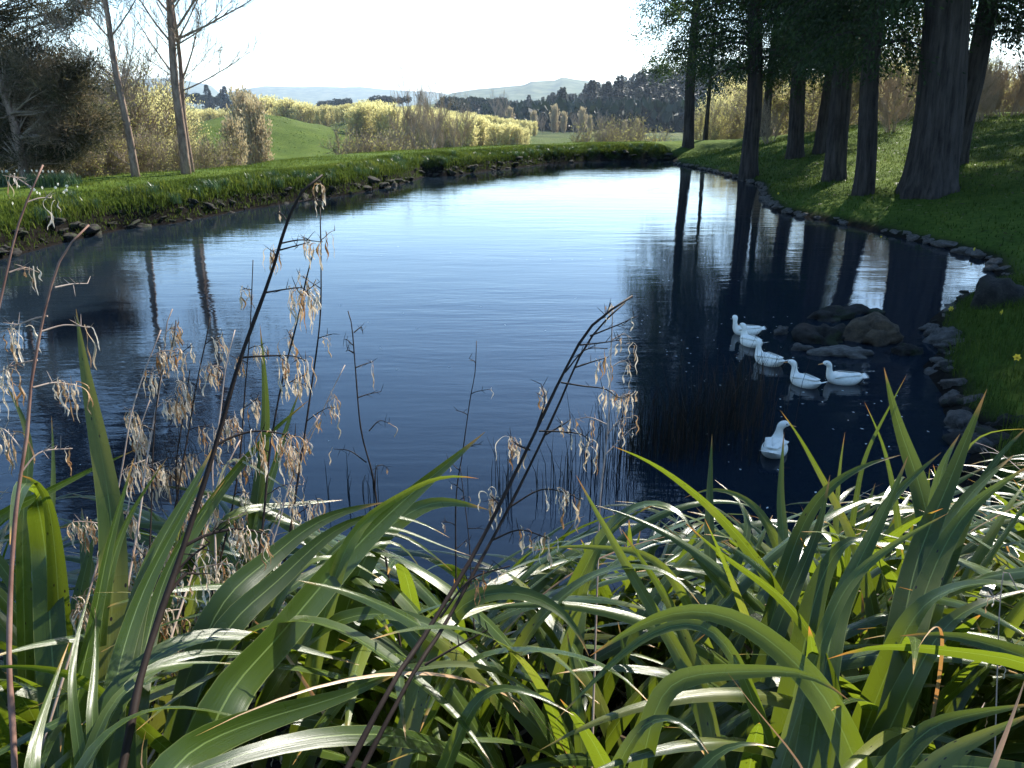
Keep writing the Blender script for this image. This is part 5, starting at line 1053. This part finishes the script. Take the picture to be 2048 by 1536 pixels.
stalk(0, [(30, 1560), (18, 1300), (30, 1040), (55, 860), (62, 770), (90, 620), (125, 510), (178, 450)], 1.75, 2.1, .009, .0022, M['stem_red'], 'reddish dry flower stalk near the left edge, lit by the sun',
    [([(38, 950), (80, 905), (145, 897)], 2, .07), ([(66, 775), (110, 765), (150, 770)], 11, .06), ([(82, 663), (130, 650), (180, 655)], 2, .09), ([(95, 632), (60, 640), (0, 665)], 6, .07), ([(110, 575), (145, 568), (175, 567)], 0, 0), ([(75, 720), (30, 730), (-10, 750)], 8, .07), ([(45, 900), (10, 860), (-20, 850)], 7, .07)], 0)
stalk(0, [(-60, 900), (-20, 700), (10, 560), (38, 445), (70, 365), (86, 330)], 2.1, 2.4, .007, .0022, M['stem_red'], 'reddish dry stalk entering from the left edge, its tip before the left lawn',
    [([(18, 545), (50, 535), (78, 545)], 3, .05), ([(52, 405), (80, 396), (105, 396)], 2, .06), ([(62, 375), (40, 360), (22, 350)], 2, .04)], 0)
stalk(4, [(735, 1460), (850, 1270), (955, 1095), (1058, 890), (1130, 740), (1185, 650), (1265, 592)], 1.5, 1.95, .0085, .0030, M['stem_dark'], 'left one of the paired dark dry stalks leaning to the right',
    [([(1122, 765), (1165, 772), (1210, 778), (1240, 796), (1268, 785)], 9, .05), ([(1180, 672), (1230, 652), (1276, 632)], 1, .03), ([(1160, 690), (1200, 686), (1240, 680)], 2, .03), ([(1130, 745), (1170, 700), (1215, 697)], 2, .08), ([(1078, 862), (1130, 864), (1165, 870), (1185, 890)], 6, .06), ([(1075, 850), (1090, 800), (1082, 768)], 5, .035), ([(1060, 900), (1035, 890), (1020, 875)], 10, .055), ([(1000, 1010), (990, 1000), (980, 990)], 9, .05), ([(880, 1235), (940, 1160), (1020, 1132)], 3, .05), ([(1195, 640), (1210, 632), (1222, 605)], 3, .03)], 0)
stalk(4, [(770, 1450), (895, 1240), (1018, 1015), (1108, 830), (1165, 702), (1212, 640), (1250, 605)], 1.52, 1.97, .0078, .0022, M['stem_dark'], 'right one of the paired dark dry stalks leaning to the right',
    [([(1018, 1015), (1080, 980), (1130, 985), (1160, 1000)], 9, .06), ([(985, 1080), (1040, 1060), (1100, 1078)], 8, .05), ([(850, 1330), (910, 1295), (975, 1260)], 0, 0), ([(1150, 735), (1190, 722), (1215, 715)], 4, .05), ([(1090, 870), (1125, 850), (1140, 840)], 3, .04)], 0)
stalk(7, [(1195, 1150), (1200, 1000), (1216, 850), (1222, 700), (1226, 612)], 2.4, 2.6, .0042, .0018, M['stem_pale'], 'slender upright dry stalk beside the tips of the paired leaning ones',
    [([(1224, 680), (1250, 668), (1262, 690)], 2, .09), ([(1222, 735), (1245, 722), (1262, 730)], 3, .06), ([(1218, 800), (1245, 792), (1262, 785)], 5, .06), ([(1214, 870), (1240, 840), (1262, 835)], 4, .06), ([(1210, 910), (1235, 885), (1262, 858)], 1, .03), ([(1216, 850), (1180, 835), (1150, 840)], 3, .05)], 0)
stalk(3, [(762, 1060), (745, 950), (722, 860), (711, 740), (704, 655), (696, 622)], 2.5, 2.7, .0052, .0018, M['stem_dark'], 'slender zigzag dry stalk standing alone against the water left of centre',
    [([(708, 665), (722, 655), (726, 668)], 0, 0), ([(712, 735), (730, 728), (745, 724)], 2, .07), ([(716, 795), (738, 788), (762, 783)], 0, 0), ([(738, 862), (758, 842), (778, 846)], 1, .05), ([(733, 925), (700, 902), (668, 898)], 1, .06), ([(750, 975), (752, 938), (765, 930), (778, 940)], 1, .02), ([(705, 690), (695, 680), (688, 678)], 0, 0), ([(707, 705), (696, 700), (692, 703)], 0, 0)], 0)
stalk(5, [(912, 1180), (912, 1000), (926, 900), (940, 800), (950, 745), (953, 682)], 2.7, 2.9, .0042, .0014, M['stem_dark'], 'thin many-branched dry stalk in front of the water near the centre', [], 12, .6, .04, .004, True, 1, .10)
stalk(5, [(945, 1200), (938, 1080), (926, 980), (920, 930)], 2.65, 2.8, .0036, .0012, M['stem_dark'], None, [], 7, .6, .04, .004, True, -1, .09)
stalk(2, [(270, 1090), (292, 930), (320, 770), (335, 640), (345, 618)], 2.45, 2.65, .0058, .002, M['stem_pale'], 'pale dry stalk with orange tassels in the tangle on the left', [], 12, 7, .085, .0064, True, -1, .12)
stalk(2, [(300, 1080), (306, 900), (320, 760), (345, 690), (352, 640)], 2.4, 2.6, .0036, .0016, M['stem_dark'], None, [], 7, 2.4, .06, .006, True, 1, .12)
stalk(2, [(335, 1080), (365, 930), (395, 760), (412, 680), (420, 635)], 2.45, 2.65, .0048, .0018, M['stem_dark'], 'dark dry stalk with hanging tassels in the middle of the tangle on the left', [], 11, 6.5, .09, .0064, True, 1, .13)
stalk(2, [(450, 1080), (478, 930), (490, 780), (500, 660), (506, 520)], 2.5, 2.75, .0046, .0016, M['stem_dark'], 'slim dry stalk just left of the thickest dark one', [], 11, 3.4, .07, .007, True, -1, .09)
stalk(3, [(520, 1100), (540, 900), (565, 760), (595, 640), (612, 560), (628, 500)], 2.3, 2.55, .0052, .0022, M['stem_dark'], 'dark dry stalk rising behind the thickest one, full of pale shrivelled flowers', [], 9, 3.6, .07, .006, True, 1, .11)
stalk(3, [(570, 1120), (600, 930), (622, 780), (640, 640), (642, 520), (640, 415)], 2.35, 2.65, .0052, .0020, M['stem_dark'], 'dry stalk with a looped pale tip, right of the thickest one', [], 11, 3.4, .075, .006, True, 1, .12)
stalk(2, [(400, 1100), (430, 990), (455, 930), (480, 880)], 2.3, 2.45, .0046, .0022, M['stem_pale'], None, [], 9, 7, .08, .0064, True, 1, .11)
stalk(2, [(240, 1100), (262, 980), (280, 860), (300, 800)], 2.5, 2.6, .0040, .0018, M['stem_pale'], None, [], 8, 7.5, .08, .0064, True, 1, .10)
stalk(3, [(500, 1150), (560, 1020), (610, 900), (660, 790), (690, 730)], 2.4, 2.6, .0044, .0016, M['stem_pale'], None, [], 9, 2.6, .07, .006, True, 1, .08)
stalk(10, [(2090, 1000), (2040, 940), (1990, 900), (1950, 885)], 2.9, 3.3, .0028, .0009, M['stem_pale'], None, [], 8, .5, .03, .003, True, 1, .12)
stalk(9, [(1995, 1330), (2000, 1210), (2010, 1140), (2035, 1180)], 1.9, 1.85, .0022, .0010, M['stem_pale'], None, [], 6, 1, .03, .003, True, 1, .07)
stalk(2, [(215, 1060), (245, 930), (262, 830), (290, 740), (322, 660)], 2.35, 2.5, .0042, .0018, M['stem_pale'], None, [], 9, 8, .075, .0064, True, 1, .11)
stalk(2, [(360, 1080), (352, 940), (365, 840), (380, 740)], 2.5, 2.65, .0042, .0018, M['stem_dark'], None, [], 9, 7, .075, .0064, True, -1, .11)
stalk(2, [(430, 1060), (425, 930), (440, 830), (452, 730), (470, 660)], 2.4, 2.6, .0044, .0018, M['stem_pale'], None, [], 9, 7, .075, .0064, True, -1, .12)
stalk(3, [(540, 1100), (575, 980), (600, 900), (640, 830)], 2.3, 2.4, .0042, .0018, M['stem_pale'], None, [], 8, 7, .08, .0064, True, 1, .11)
# ---------------------------------------------------------------- the air
def build_haze():
    b = MB(); x, y0, y1, z0, z1 = 11500, -11500, 11500, -45, 330
    V = [(sx, sy, sz) for sz in (z0, z1) for sy in (y0, y1) for sx in (-x, x)]
    b.add(V, [(0, 2, 3, 1), (4, 5, 7, 6), (0, 1, 5, 4), (2, 6, 7, 3), (0, 4, 6, 2), (1, 3, 7, 5)])
    m = bpy.data.materials.new('haze_air'); m.use_nodes = True; t = m.node_tree; t.nodes.clear()
    o = t.nodes.new('ShaderNodeOutputMaterial'); v = t.nodes.new('ShaderNodeVolumePrincipled'); v.inputs['Density'].default_value = 1.05e-4
    v.inputs['Color'].default_value = (.62, .78, 1, 1); v.inputs['Anisotropy'].default_value = .35; v.inputs['Density Attribute'].default_value = ''
    t.links.new(v.outputs[0], o.inputs['Volume']); tag(b.obj('haze', m), kind='stuff')
build_haze()
